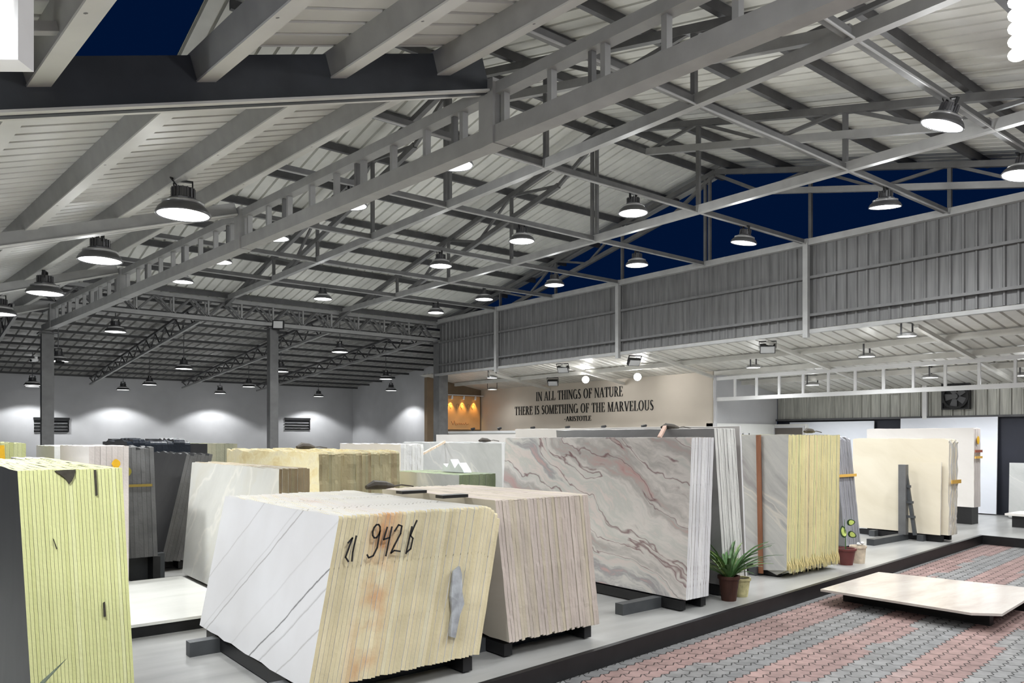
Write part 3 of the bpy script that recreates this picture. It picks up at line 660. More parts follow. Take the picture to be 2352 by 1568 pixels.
for x, y, z, rz_ in ((2.6, 1.9, 3.72, 0), (.9, .1, 3.3, 0), (2.3, -1.6, 3.72, 0), (6.3, 1.3, 5.08, 1), (5.3, -1.2, 5.08, 1), (0, 5.6, 3.12, 0), (.45, 9.0, 3.14, 0), (-.1, 2.9, 3.1, 0), (8.4, -.2, 5.08, 1), (11.4, .6, 5.08, 1), (8.4, -3., 5.08, 1), (5.3, -3.2, 5.08, 1)):  # unseen lamps added behind and left of the view, brightening faces and roof
    place_lamp(x, y, z, 'unseen high bay lamp added outside the frame', 'unseen lamps added for brightness', LAMP_W * (1 if rz_ else .82), size=R(151), rod=zroof(y) - .01 if rz_ else zL(x, y) + .345)

def uk_lamp():      # shallow disc lamp in a U bracket
    t = empty('flood_lamp')
    MB().lathe([(.0005, .0), (.150, .002), (.150, .006), (.0005, .006)], 30, cap=False).build('diffuser', M['diffuser'], t, True)
    MB().lathe([(.152, -.004), (.165, .0), (.165, .03), (.12, .06), (.05, .075)], 30, cap=False).build('housing', M['lamp_bright'], t, True)
    MB().bar((-.172, 0, .02), (-.172, 0, .24), .01, .03, (0, 1, 0)).bar((.172, 0, .02), (.172, 0, .24), .01, .03, (0, 1, 0)).bar((-.177, 0, .24), (.177, 0, .24), .03, .01).build('bracket', M['lamp_body'], t)
    return t
up = None
g4 = 'lamps under the lean-to roof'
zl = lambda x: 3.80 - (x - 13.72) * .1607
for x, y, lab in ((15.2, 10.15, 'small lit lamp under the lean-to near the left end of the white ladder beam'), (15.08, 7.48, 'lit lamp under the lean-to above the white ladder beam near its middle'),
                  (13.95, 6.2, 'lit lamp on a square bracket near the lean-to front edge at right'), (17.16, 7.14, 'lit lamp seen behind the right posts of the white ladder beam'),
                  (17.21, 9.86, 'lit lamp seen behind the left posts of the white ladder beam'), (17.45, 5.5, 'lit lamp at the right edge behind the white ladder beam'),
                  (13.95, 18.3, 'small lit lamp under the lean-to beside the orange panel, upper one'), (15.25, 20.0, 'small lit lamp under the lean-to beside the orange panel, lower one')):
    if up is None: o = up = uk_lamp()
    else: o = copy_tree(up)
    tag(o, lab, 'lamp', g4); o.location = (x, y, zl(x) - .262); o.rotation_euler = (0, 0, random.uniform(-.3, .3))
    LAMPS.append((o, LEAN_W * (.35 if y > 15 else 1.7 if x > 16.5 else 1), R(150)))
for o, wt, sz in LAMPS: light(o, wt, size=sz, blend=.25 if sz < 2.3 else .6)
# two bright round spots that face the hall, unlit box floodlights
def box_flood(loc, rz, lit, label):
    t = empty('flood_lamp', loc, rz, label, 'lamp')
    MB().box(-.15, .15, -.06, .03, -.09, .09).build('housing', M['black_plastic'], t)
    MB().box(-.135, .135, -.066, -.0605, -.075, .075).build('glass', M['lamp_bright'], t)
    MB().bar((-.165, 0, 0), (-.165, 0, .16), .01, .03, (0, 1, 0)).bar((.165, 0, 0), (.165, 0, .16), .01, .03, (0, 1, 0)).bar((-.17, 0, .16), (.17, 0, .16), .03, .01).build('bracket', M['black_plastic'], t)
    t.rotation_euler = (R(38), 0, rz)
    return t
box_flood((13.9, 15.1, 3.55), R(-60), 0, 'black unlit box floodlight under the lean-to edge, left one')
box_flood((13.9, 12.6, 3.55), R(-20), 0, 'black unlit box floodlight under the lean-to edge, middle one')
box_flood((13.9, 8.95, 3.54), R(-55), 0, 'black unlit box floodlight under the lean-to edge, right one')
box_flood((15.07, 16.82, 3.34), R(-50), 0, 'small dark floodlight above the start of the wall lettering')
def ball_spot(loc, label):
    t = empty('spot_lamp', loc, 0, label, 'lamp', 'bright round spots on the quote wall')
    d = Vector((-loc[0], -loc[1], -.8)).normalized()
    q = d.to_track_quat('Z', 'Y')
    t.rotation_mode = 'QUATERNION'; t.rotation_quaternion = q
    MB().lathe([(.03, -.12), (.07, -.09), (.105, 0), (.11, .012), (.10, .012)], 24).build('housing', M['black_plastic'], t, True)
    MB().lathe([(.0005, .022), (.06, .02), (.098, .013), (.0005, .0125)], 24, cap=False).build('lens', emit('bright spot lens', (1, 1, 1), 12), t, True)
    l = bpy.data.lights.new('lamp_light', 'POINT'); l.energy = 30; l.shadow_soft_size = .1
    o = bpy.data.objects.new('lamp_light', l); COL.objects.link(o); o.parent = t; o.location = (0, 0, .14)
ball_spot((14.99, 15.37, 3.33), 'dazzling round spot above the lettering, left one')
ball_spot((15.12, 13.57, 3.30), 'dazzling round spot above the lettering, right one')
# floodlight on the middle column, cameras on the left column
fl = empty('flood_lamp', (8.36, 20.84, 4.86), R(-25), 'square floodlight with a pale glass on top of the middle column', 'lamp')
MB().box(-.16, .16, -.05, .04, -.13, .13).build('housing', M['black_plastic'], fl)
MB().box(-.125, .125, -.056, -.0505, -.10, .10).build('glass', mat('pale lamp glass', (.7, .7, .7), .2), fl)
MB().bar((0, .02, -.13), (0, .12, -.2), .05, .02).build('bracket', M['black_plastic'], fl)
fl.rotation_euler = (R(-12), 0, R(-30))
def cctv(loc, rz, m, label):
    t = empty('security_camera', loc, rz, label, 'camera')
    MB().tube([(0, 0, 0), (0, .0, -.05)], .035, 12).build('mount', m, t)
    MB().tube([(0, .03, -.07), (0, -.15, -.10)], .04, 14).build('body', m, t)
    MB().tube([(0, -.15, -.10), (0, -.158, -.1013)], .028, 12).build('lens', M['black_plastic'], t)
cctv((2.99, 20.9, 3.58), R(60), M['black_plastic'], 'black camera on the right side of the left column')
cctv((2.56, 20.9, 3.60), R(-50), M['white_steel'], 'white camera on the left side of the left column')
# top corners: bright white patch given an added glow, and a ringed lamp
sq = empty('glow_panel', (.40, 3.54, 3.30), R(-38), 'bright white patch at the top left corner of the picture, made to glow', 'lamp')
MB().box(-.34, .0, -.05, .05, -.14, .26).build('housing', M['white_steel'], sq)
MB().box(-.32, -.02, -.056, -.051, -.12, .24).build('diffuser', emit('glowing white panel face', (1, .98, .94), 1.3), sq)
MB().bar((-.17, 0, .26), (-.17, 0, .32), .03, .03, (0, 1, 0)).build('hanger', M['steel_light'], sq)
cb = empty('tube_lamp', (6.93, 2.22, 4.66), 0, 'glowing ringed lamp at the top right edge of the picture', 'lamp')
for k_ in range(5):
    MB().ball((0, 0, .08 + k_ * .105), .075, 16, sz=.7).build('glowing_ring', M['diffuser'], cb, True)
MB().tube([(0, 0, .56), (0, 0, .74)], .05, 12).build('socket', M['lamp_bright'], cb)
MB().tube([(0, 0, .74), (0, 0, zroof(2.22) - 4.66)], .012, 8).build('cable', M['black_plastic'], cb)
l = bpy.data.lights.new('lamp_light', 'POINT'); l.energy = 60; l.shadow_soft_size = .1
o = bpy.data.objects.new('lamp_light', l); COL.objects.link(o); o.parent = cb; o.location = (0, 0, -.05)

# ------------------------------------------------------------------ lean-to steel, white ladder beam
for i, x in enumerate((14.95, 16.15, 17.3)):
    beam_thing('roof_purlin', (x, -1.5, zl(x) - .075), (x, 21.7 if i < 1 else 11.9, zl(x) - .075), .07, .11, M['lean_sheet'],
               'light purlin under the lean-to roof, %s behind the cladding' % ORD[i], 'purlin', 'purlins under the lean-to roof')
for i, y in enumerate((3.0, 5.95, 8.85, 11.95, 15.0, 18.2)):
    xe = 16.15 if y > 11.9 else 19.0
    beam_thing('rafter', (13.75, y, zl(13.75) - .16), (xe, y, zl(xe) - .16), .07, .07, M['lean_sheet'], 'slender light rafter under the lean-to roof, %s from the right' % ORD[i], 'rafter', 'rafters under the lean-to roof')
wl = empty('ladder_beam', (16.2, 5.5, 2.68), 0, 'white ladder shaped beam with upright bars at right under the lean-to', 'beam')
MB().bar((0, 6.45, 0), (0, -7, 0), .09, .09).build('bottom_chord', M['white_steel'], wl)
MB().bar((0, 6.45, .52), (0, -7, .52), .09, .08).build('top_chord', M['white_steel'], wl)
y = 6.45
while y > -6.9:
    MB().bar((0, y, .04), (0, y, .49), .045, .05, (0, 1, 0)).build('upright', M['white_steel'], wl); y -= .61
tag(MB().box(16.13, 16.19, 11.86, 11.93, .0, 3.30).build('post', M['wall_grey']), 'slim grey post at the end of the quote wall below the white ladder beam', 'post')

# exhaust fan
ef = empty('exhaust_fan', (19.0, 7.35, 2.66), 0, 'black round exhaust fan in the corrugated back wall', 'fan')
fr = MB().box(-.04, .06, -.30, .30, -.30, -.27).box(-.04, .06, -.30, .30, .27, .30).box(-.04, .06, -.30, -.27, -.27, .27).box(-.04, .06, .27, .30, -.27, .27)
fr.build('frame', M['black_plastic'], ef)
rg = MB()
for k_ in range(24):
    a0, a1 = 2 * math.pi * k_ / 24, 2 * math.pi * (k_ + 1) / 24
    rg.bar((-.05, .265 * math.cos(a0), .265 * math.sin(a0)), (-.05, .265 * math.cos(a1), .265 * math.sin(a1)), .05, .02, (1, 0, 0))
rg.build('ring', M['black'], ef)
MB().box(.03, .05, -.27, .27, -.27, .27).build('backing', M['black'], ef)
for k_ in range(5):
    a = 2 * math.pi * k_ / 5; pm = MB()
    c, s = math.cos(a), math.sin(a)
    q = [(.06, -.05), (.22, -.10), (.245, .06), (.07, .05)]
    pts = [(-.01 - .03 * v, u * c - v * s, u * s + v * c) for u, v in q]
    pm.add(pts + [(p[0] + .006, p[1], p[2]) for p in pts], [(0, 1, 2, 3), (7, 6, 5, 4), (0, 4, 5, 1), (1, 5, 6, 2), (2, 6, 7, 3), (3, 7, 4, 0)])
    pm.build('blade', M['lamp_body'], ef)
MB().tube([(-.06, 0, 0), (.02, 0, 0)], .06, 16).build('hub', M['lamp_body'], ef)
# louvred vents on the back wall
def vent(x, z, wd, label):
    t = empty('wall_vent', (x, 36.49, z), 0, label, 'vent')
    h = .28
    MB().box(-wd / 2, wd / 2, -.005, .0, -h, h).build('backing', M['wall_grey'], t)
    MB().box(-wd / 2 - .02, wd / 2 + .02, -.06, -.006, h - .06, h + .03).build('hood', M['black'], t)
    MB().box(wd / 2 - .05, wd / 2, -.06, -.006, -h, h - .06).build('side_rail', M['black'], t)
    for k_ in range(4):
        zz = -h + k_ * .135
        MB().box(-wd / 2, wd / 2 - .05, -.06, -.006, zz, zz + .055).build('slat', M['matt_black'], t)
vent(5.02, 2.24, 1.25, 'dark louvred vent on the back wall behind the left column')
vent(15.62, 2.4, 1.3, 'dark louvred vent on the back wall right of the middle column')

# ------------------------------------------------------------------ wall lettering
class Glyph:
    W, T = .15, .05
    def __init__(s): s.q = []
    def quad(s, *p): s.q.append(p)
    def stem(s, x, w_=None, serif=True, y0=0, y1=1):
        w_ = w_ or s.W; s.quad((x, y0), (x + w_, y0), (x + w_, y1), (x, y1))
        if serif:
            for yy, dy in ((y0, .035), (y1 - .035, .035)): s.quad((x - .08, yy), (x + w_ + .08, yy), (x + w_ + .08, yy + dy), (x - .08, yy + dy))
    def line(s, x0, y0, x1, y1, w_): s.quad((x0, y0), (x0 + w_, y0), (x1 + w_, y1), (x1, y1))
    def bar(s, x0, x1, y, t=.045): s.quad((x0, y), (x1, y), (x1, y + t), (x0, y + t))
    def arc(s, cx, cy, rx, ry, a0, a1, wx=.15, wy=.05, n=14):
        for i in range(n):
            p = []
            for t in (a0 + (a1 - a0) * i / n, a0 + (a1 - a0) * (i + 1) / n):
                c, sn = math.cos(R(t)), math.sin(R(t))
                p.append(((cx + rx * c, cy + ry * sn), (cx + (rx - wx) * c, cy + (ry - wy) * sn)))
            s.quad(p[0][0], p[1][0], p[1][1], p[0][1])
def glyph(ch):
    g = Glyph(); w_ = .5
    if ch == 'I': g.stem(.09); w_ = .33
    elif ch == 'N': g.stem(.10, .055); g.stem(.68, .055, y1=1); g.line(.07, 1, .64, 0, .15); w_ = .82
    elif ch == 'A': g.line(.05, 0, .36, 1, .05); g.line(.62, 0, .34, 1, .15); g.bar(.16, .62, .32); g.bar(-.03, .2, 0, .035); g.bar(.54, .87, 0, .035); w_ = .82
    elif ch == 'L': g.stem(.09); g.bar(.09, .6, 0); g.quad((.55, 0), (.6, 0), (.62, .24), (.58, .24)); w_ = .64
    elif ch == 'T': g.stem(.27); g.bar(.02, .68, .955); g.quad((.02, 1), (.06, 1), (.04, .76), (.0, .76)); g.quad((.64, 1), (.68, 1), (.70, .76), (.66, .76)); w_ = .70
    elif ch == 'H': g.stem(.09); g.stem(.58); g.bar(.2, .6, .5); w_ = .82
    elif ch == 'G': g.arc(.42, .5, .39, .52, 50, 330); g.stem(.64, .14, True, .02, .46); w_ = .86
    elif ch == 'S': g.arc(.27, .74, .22, .27, 30, 270, .11, .05); g.arc(.27, .26, .25, .27, 90, -150, .13, .05); g.quad((.10, .62), (.2, .72), (.5, .36), (.38, .28)); w_ = .55
    elif ch == 'O': g.arc(.42, .5, .41, .52, 0, 360, .16, .045, 24); w_ = .85
    elif ch == 'F': g.stem(.09); g.bar(.09, .56, .955); g.bar(.2, .45, .5); g.quad((.52, 1), (.56, 1), (.58, .76), (.54, .76)); g.quad((.42, .40), (.45, .40), (.45, .64), (.42, .64)); w_ = .58
    elif ch == 'E': g.stem(.09); g.bar(.09, .56, .955); g.bar(.2, .45, .5); g.bar(.09, .6, 0); g.quad((.52, 1), (.56, 1), (.58, .76), (.54, .76)); g.quad((.56, 0), (.6, 0), (.62, .24), (.58, .24)); g.quad((.42, .40), (.45, .40), (.45, .64), (.42, .64)); w_ = .64
    elif ch == 'U': g.stem(.08, .14, False, .3, 1); g.stem(.62, .055, False, .3, 1); g.arc(.378, .3, .30, .32, 180, 360, .12, .06); g.bar(.0, .3, .965, .035); g.bar(.54, .76, .965, .035); w_ = .78
    elif ch == 'R': g.stem(.09); g.arc(.24, .745, .34, .255, 90, -90, .13, .045); g.bar(.1, .3, .955); g.bar(.1, .3, .49); g.line(.58, 0, .3, .5, .15); g.bar(.56, .80, 0, .035); w_ = .74
    elif ch == 'M': g.stem(.08, .05); g.line(.07, 1, .40, 0, .13); g.line(.44, 0, .74, 1, .05); g.stem(.74); w_ = .98
    elif ch == 'V': g.line(.33, 0, .03, 1, .15); g.line(.38, 0, .68, 1, .05); g.bar(-.03, .28, .965, .035); g.bar(.58, .82, .965, .035); w_ = .76
    elif ch == '-': g.bar(.05, .35, .36, .09); w_ = .42
    else: w_ = .34
    return g, w_
def lettering(text, y_left, y_right, z0, cap, label):
    """raised letters on the quote wall, reading along -Y"""
    t = empty('wall_lettering', (16.2, (y_left + y_right) / 2, z0), 0, label, 'lettering', None)
    adv = sum(glyph(c)[1] + .08 for c in text); sx = (y_left - y_right) / adv; u = 0
    for c in text:
        g, w_ = glyph(c)
        mb = MB()
        for q in g.q:
            pts = [((y_left + y_right) / 2 * 0 + (y_left - y_right) / 2 - (u + p[0]) * sx, p[1] * cap) for p in q]
            n = len(pts)
            mb.add([(-.018, a, b) for a, b in pts] + [(-.001, a, b) for a, b in pts], [tuple(range(n)), tuple(range(n, 2 * n))[::-1]] + [(i, n + i, n + (i + 1) % n, (i + 1) % n) for i in range(n)])
        if g.q: mb.build('letter', M['ink'], t)
        u += w_ + .08
lettering('IN ALL THINGS OF NATURE', 18.89, 15.07, 2.90, .29, 'first line of black serif capitals on the beige wall, IN ALL THINGS OF NATURE')
lettering('THERE IS SOMETHING OF THE MARVELOUS', 19.98, 13.93, 2.47, .28, 'second line of black serif capitals on the beige wall, THERE IS SOMETHING OF THE MARVELOUS')
lettering('-ARISTOTLE', 17.55, 16.36, 2.225, .15, 'small black line - ARISTOTLE under the two big lines')

# orange panel with track spots
op = empty('display_panel', (15.32, 21.89, 2.0), 0, 'glowing orange display panel on the brown end wall', 'panel')
MB().box(-.78, .80, -.03, 0, 0, 1.16).build('board', M['orange'], op)
sq_ = [(-.42, .28), (-.36, .16), (-.30, .30), (-.24, .15), (-.20, .22), (-.15, .17), (-.11, .23), (-.06, .17), (-.02, .22), (.03, .17), (.08, .21), (.13, .17), (.18, .24), (.22, .17), (.30, .20)]
MB().tube([(a, -.036, b) for a, b in sq_], .010, 6).build('script_lettering', M['text_orange'], op)
for u0 in (-.62, -.16, .30):
    for r_ in (0, .20):
        MB().tube([(u0 + r_ + .07 * math.cos(t), -.034, .80 + .08 * math.sin(t)) for t in [i * .45 for i in range(11)]], .006, 5).build('faint_letter', M['text_orange'], op)
tr = empty('light_track', (15.32, 21.72, 3.18), 0, 'slim light track above the orange panel', 'track')
MB().bar((-.95, 0, 0), (.85, 0, 0), .03, .03).build('rail', M['white_steel'], tr)
MB().bar((-.95, .15, .0), (-.95, 0, 0), .03, .03).bar((.85, .15, 0), (.85, 0, 0), .03, .03).build('bracket', M['white_steel'], tr)
for i, x in enumerate((14.86, 15.35, 15.84)):
    s_ = empty('track_spot', (x, 21.72, 3.16), 0, 'small warm track spot above the orange panel, %s one' % ('left', 'middle', 'right')[i], 'lamp', 'warm spots above the orange panel')
    MB().tube([(0, 0, 0), (0, .02, -.03), (0, .045, -.12)], [.012, .035, .04], 12).build('housing', M['white_steel'], s_)
    MB().tube([(0, .045, -.121), (0, .0455, -.123)], .033, 12).build('lens', M['glow_warm'], s_)
    l = bpy.data.lights.new('lamp_light', 'SPOT'); l.energy = 26; l.color = (1, .60, .18); l.spot_size = R(70); l.spot_blend = .8; l.shadow_soft_size = .03
    o = bpy.data.objects.new('lamp_light', l); COL.objects.link(o); o.parent = s_; o.location = (0, .05, -.13); o.rotation_euler = (R(10), 0, 0)

# white display wall in front of the quote wall, with small clip lamps
struct('wall_display', MB().box(14.6, 14.72, 10.8, 21.6, 0, 1.86), M['wall_white'])
struct('trim_9', MB().box(14.55, 14.77, 10.75, 21.65, 1.86, 1.93), M['white_steel'])
for i, y in enumerate((20.2, 18.8, 17.2, 15.7, 14.3, 12.9)):
    t = empty('clip_lamp', (14.62, y, 1.93), 0, 'tiny black clip lamp on the white display wall below the lettering, %s from the left' % ORD[i], 'lamp', 'clip lamps on the white display wall')
    MB().tube([(0, 0, 0), (0, 0, .05)], .012, 6).build('stem', M['black_plastic'], t)
    MB().tube([(-.06, .02, .05), (.05, -.03, .09)], [.05, .03], 8).build('head', M['black_plastic'], t)
tag(MB().bar((14.60, 10.9, .93), (14.60, 10.9, 0.0), .06, .06, (0, 1, 0)).build('post', M['wall_grey']), 'short grey post at the end of the white display wall', 'post') if False else None

# ------------------------------------------------------------------ slabs
def outline(L, H, near=.0, top=.0, bot=.0, far=.0, rn=.0, skew=0., fringe=0., rb=0.):
    """slab outline in (y, z): near end y=0; jag amplitudes per side, rn rounds the near top corner, rb the near bottom one"""
    p = []
    J = lambda a: random.uniform(-a, a)
    nb = 14 if bot or fringe else 2
    y0 = rb
    for i in range(nb):
        p.append((y0 + (L - y0) * i / nb, J(bot) - (random.uniform(.1, 1) ** 2 * fringe if i < 3 else 0)))
    nf = 8 if far else 2
    for i in range(nf): p.append((L + J(far) + skew * i / nf, H * i / nf))
    nt_ = 14 if top else 3
    for i in range(nt_): p.append((L + skew - (L + skew - rn) * i / nt_, H + J(top)))
    if rn:
        for i in range(5): a = R(90 + 90 * i / 5); p.append((rn + rn * math.cos(a) + J(near), H - rn + rn * math.sin(a)))
    nn = 16 if near else 2
    zt = H - rn
    for i in range(nn):
        p.append((J(near), zt - (zt - rb) * (i + (random.uniform(-.42, .42) if 0 < i else 0)) / nn))
    if rb: p.append((rb * .3, rb * .3))
    return p

def bundle(name, n, origin, pitch, th, L, H, face, edge, label, group, lean=0., yaw=0., variants=5, hj=.012, yj=.003, first_label=None, last_label=None, cat='slab', other_label=None, **ol):
    """n slabs standing side by side along local x from origin; each one a thing of its own"""
    meshes = []
    for v in range(variants):
        mb = MB().prism(outline(L * (1 + random.uniform(-.006, .006)), H + random.uniform(-hj, hj), **ol), 0, th)
        meshes.append(mb.mesh('stone_slab', [face, edge]))
    rot = Matrix.Rotation(yaw, 4, 'Z') @ Matrix.Rotation(lean, 4, 'Y')
    e = rot.to_euler()
    out = []; o0 = None
    for i in range(n):
        me = meshes[0] if i == 0 else meshes[random.randrange(variants)]
        if o0 is None: o = o0 = bpy.data.objects.new('stone_slab', me)
        else: o = o0.copy(); o.data = me
        COL.objects.link(o)
        off = Matrix.Rotation(yaw, 4, 'Z') @ Vector((i * pitch / math.cos(lean), random.uniform(-yj, yj), 0))
        o.location = Vector(origin) + off + Vector((0, 0, max(0, math.sin(lean)) * th))
        o.rotation_euler = e
        tag(o, first_label if (i == 0 and first_label) else last_label if (i == n - 1 and last_label) else label, cat, group)
        out.append(o)
    return out

def rack(x0, x1, y0, y1, z, label, rails=None, ends=(.12, .12), zb=0.):
    t = empty('slab_rack', ((x0 + x1) / 2, (y0 + y1) / 2, zb), 0, label, 'rack', 'racks under the slab stacks')
    cx, cy = (x0 + x1) / 2, (y0 + y1) / 2
    for yy in (rails or (y0 + .35, y1 - .35)):
        MB().box(x0 - ends[0] - cx, x1 + ends[1] - cx, yy - .05 - cy, yy + .05 - cy, 0, z - zb - .012).build('cross_rail', M['rack'], t)
    for xx in (x0 + .05, x1 - .05):
        MB().box(xx - .04 - cx, xx + .04 - cx, y0 + .06 - cy, y1 - .06 - cy, .012, z - zb - .014).build('runner', M['black'], t)
    return t
M['rack'] = mat('rack steel', (.075, .08, .085), .45, .2, .2, 6)

# 1 lime stack at the left front
bundle('s', 28, (.495, 4.0, .12), .0150, 0.0137, 2.3, 1.44, F['dark'], E_['lime'],  # dark face colour includes the shade on the stack's left side
       'lime yellow slab edge in the tall stack at the left front, dark inner face hidden', 'lime edged slabs at the left front', lean=R(-3.0), near=.0008, top=.003, yj=.001, rn=0, hj=.003,
       first_label='leftmost slab of the lime stack at left front, its shaded polished face coloured dark grey')
rack(.46, .93, 4.0, 6.2, .12, 'dark rack under the lime yellow stack at the left front')
# chips broken out of its top and side
# 2 stack numbered 942
last942 = bundle('s', 42, (1.98, 4.47, .135), .0307, 0.0283, 2.16, 1.09, F['white942'], E_['cream942'],
       'cream slab edge in the number 942 stack at the front', 'cream edged slabs of the stack numbered 942', lean=R(11.2), near=.0018, top=.005, bot=.008, yj=.0025, rn=.02, hj=.005,
       first_label='front slab of the number 942 stack, white face with thin grey diagonal veins', last_label='last slab of the number 942 stack, its broken edge at right')
rack(2.0, 3.28, 4.47, 6.6, .125, 'dark rack under the stack numbered 942', ends=(.22, .1))
for o_, k_ in zip(last942[-5:], (.995, .985, .968, .945, .91)): o_.scale = (1, 1, k_)
# 3 pinkish stack leaning against it
bundle('s', 31, (3.66, 4.58, .14), .0310, 0.0286, 1.72, 1.10, F['tan'], E_['pink'],
       'pinkish grey slab edge in the low stack right of the number 942 stack', 'pinkish edged slabs beside the stack numbered 942', lean=R(-7.2), near=.0022, top=.003, bot=.01, yj=.003, rn=.012, hj=.002,
       first_label='leftmost slab of the pinkish stack, its tan face in the gap beside the 942 stack', last_label='rightmost slab of the pinkish stack with a ragged yellowish edge')
rack(3.66, 4.62, 4.6, 6.25, .12, 'dark rack under the pinkish stack')
# 4 swirled marble stack and its partner
bundle('s', 13, (6.0, 4.76, .12), .0275, 0.0259, 2.95, 1.585, F['arab'], E_['white'],
       'white slab edge in the stack behind the big pink and grey swirled slab', 'slabs behind the swirled marble face', lean=R(3.2), near=.002, top=.004, rn=0, hj=.006,
       first_label='big polished slab with pink, grey and dark red swirls facing the camera')
rack(5.98, 6.4, 4.76, 7.7, .12, 'dark rack under the swirled marble slab', ends=(.55, .1))
bundle('s', 14, (6.92, 4.98, .12), .0265, 0.0249, 2.5, 1.69, F['grey'], E_['offwhite'],
       'off-white slab edge in the tall stack leaning behind the swirled marble', 'off-white edged slabs behind the swirled marble', lean=R(-6.0), near=.002, top=.004, hj=.006,
       first_label='dark grey faced slab seen above the top of the swirled marble slab', last_label='outermost slab of the tall off-white stack, set apart by dark gaps')
tag(bundle('s', 1, (7.315, 4.98, .12), .03, .0262, 3.9, 1.72, F['pale'], E_['white'], 'x', None, lean=R(-4), near=.002, top=.003)[0],
    'long white slab standing a little apart behind the off-white stack', 'slab')
rack(6.90, 7.34, 4.98, 7.5, .12, 'dark rack under the off-white stack behind the swirled marble')
# 5 diagonal veined grey slabs with straw edges
straw = bundle('s', 31, (8.36, 5.12, .12), .0390, .0376, 2.2, 1.62, F['quartz'], E_['straw'],
       'straw yellow slab edge with frayed lower end in the broad stack', 'straw yellow edges of the broad stack', lean=R(1.5), near=.0025, top=.006, bot=.01, hj=.008, fringe=.115, variants=14, yj=.004,
       first_label='grey slab with diagonal veins facing left beside the copper strip')
spl = []
for v in range(6):                                      # frayed lower ends: thin splinters hanging off each sawn edge
    mb = MB()
    for q_ in range(2):
        x0 = .004 + q_ * .017; zt = random.uniform(.04, .16); zb = -random.uniform(.0, .085); yo = random.uniform(.012, .045); xs = random.uniform(-.02, .02)
        mb.add([(x0, 0, zt), (x0 + .015, 0, zt), (x0 + .012 + xs * .6, -yo * .7, zt * .35), (x0 + xs * .6, -yo * .7, zt * .35), (x0 + .005 + xs, -yo, zb),
                (x0, .006, zt), (x0 + .015, .006, zt), (x0 + .012 + xs * .6, -yo * .7 + .006, zt * .35), (x0 + xs * .6, -yo * .7 + .006, zt * .35)],
               [(0, 3, 2, 1), (3, 4, 2), (5, 6, 7, 8), (8, 7, 4), (0, 5, 8, 3), (1, 2, 7, 6), (3, 8, 4), (2, 4, 7), (0, 1, 6, 5)])
    spl.append(mb.mesh('splinter', M['splinter']))
for i, sl in enumerate(straw):
    o = bpy.data.objects.new('splinter', spl[i % 6]); COL.objects.link(o); o.parent = sl
rack(8.4, 9.55, 5.2, 7.2, .12, 'dark rack under the straw yellow stack')
st = tag(MB().bar((8.335, 5.46, .03), (8.375, 5.52, 1.74), .02, .06, (0, 1, 0)).build('strip', M['copper']), 'upright copper brown strip against the diagonally veined grey slab', 'strip')
# 6 blue-grey stack with strap
bundle('s', 11, (10.95, 5.75, .10), .0405, 0.0389, 1.9, 1.63, F['grey'], E_['grey'],
       'blue grey slab edge in the narrow leaning stack with an orange strap', 'blue grey edged slabs with the orange strap', lean=R(-11.0), near=.003, top=.025, hj=.03, rn=.03)
rack(10.95, 11.45, 5.8, 7.4, .11, 'dark rack under the blue grey stack')
# 7 cream slabs at right
bundle('s', 8, (13.32, 5.26, .12), .0400, 0.0384, 1.62, 1.56, F['cream'], E_['cream'],
       'rough white slab edge in the cream stack behind the grey rack post', 'cream slabs behind the grey rack post', lean=R(1.5), near=.012, top=.012, rn=.08, hj=.015, yj=.008,
       first_label='large cream marble slab behind the grey rack post')
tag(bundle('s', 1, (13.24, 5.36, .12), .03, .022, .50, 1.18, F['cream'], E_['cream'], 'x', None, lean=R(2.5), near=.002)[0], 'smaller cream slab just right of the grey rack post', 'slab')
rack(13.3, 13.7, 5.3, 6.8, .115, 'dark rack under the cream stack at right')
ap = empty('rack_post', (13.1, 5.92, 0), 0, 'grey steel rack post with rungs and a long foot before the cream slab', 'rack')
MB().box(-1.05, .14, -.06, .06, .0, .10).build('foot', M['rack'], ap)
MB().box(-.05, .05, -.10, .02, .10, 1.26).build('upright', M['steel'], ap)
MB().bar((.02, -.22, .10), (.02, -.06, 1.2), .05, .05, (0, 1, 0)).build('slanted_leg', M['rack'], ap)
for z, d in ((.38, .13), (.62, .10), (.88, .06)): MB().box(-.02, .02, -.10 - d, -.10, z, z + .04).build('rung', M['rack'], ap)
# 8 big white stack at right back
bundle('s', 9, (16.5, 6.05, .34), .036, 0.0344, 2.12, 1.56, F['pale'], E_['rosy'],
       'rosy white slab edge in the large pale stack at right with yellow marks', 'slabs of the large pale stack at right', near=.002, top=.004, rn=.02,
       first_label='large pale white slab face at right in front of the navy wall')
tag(MB().box(16.52, 16.84, 6.1, 8.3, .0, .33).build('plinth', M['black']), 'black plinth under the large pale stack at right', 'plinth')
# slabs leaning on the navy wall and at the right edge
for org, L, H, fm, lab in (((18.93, 9.25, .02), 2.3, 2.12, 'bluish', 'cool white slab leaning on the navy wall left of the large pale stack'),
                           ((18.93, 6.5, .02), 2.1, 2.16, 'bluish', 'cool white slab whose top shows above the large pale stack'),
                           ((18.35, 4.0, .03), 2.05, 1.16, 'palegrey', 'pale grey slab cut by the right picture edge below the navy wall')):
    tag(bundle('s', 1, org, .03, .03, L, H, F[fm], E_['white'], 'x', None, lean=R(2.5))[0], lab, 'slab')
t = empty('flat_slab', (17.0, 4.85, 0), 0, 'small flat white slab on a black base at the right edge', 'slab')
MB().box(-.4, .4, -.7, .7, .22, .26).build('top', F['pale'], t); MB().box(-.33, .33, -.6, .6, 0, .22).build('base', M['black'], t)
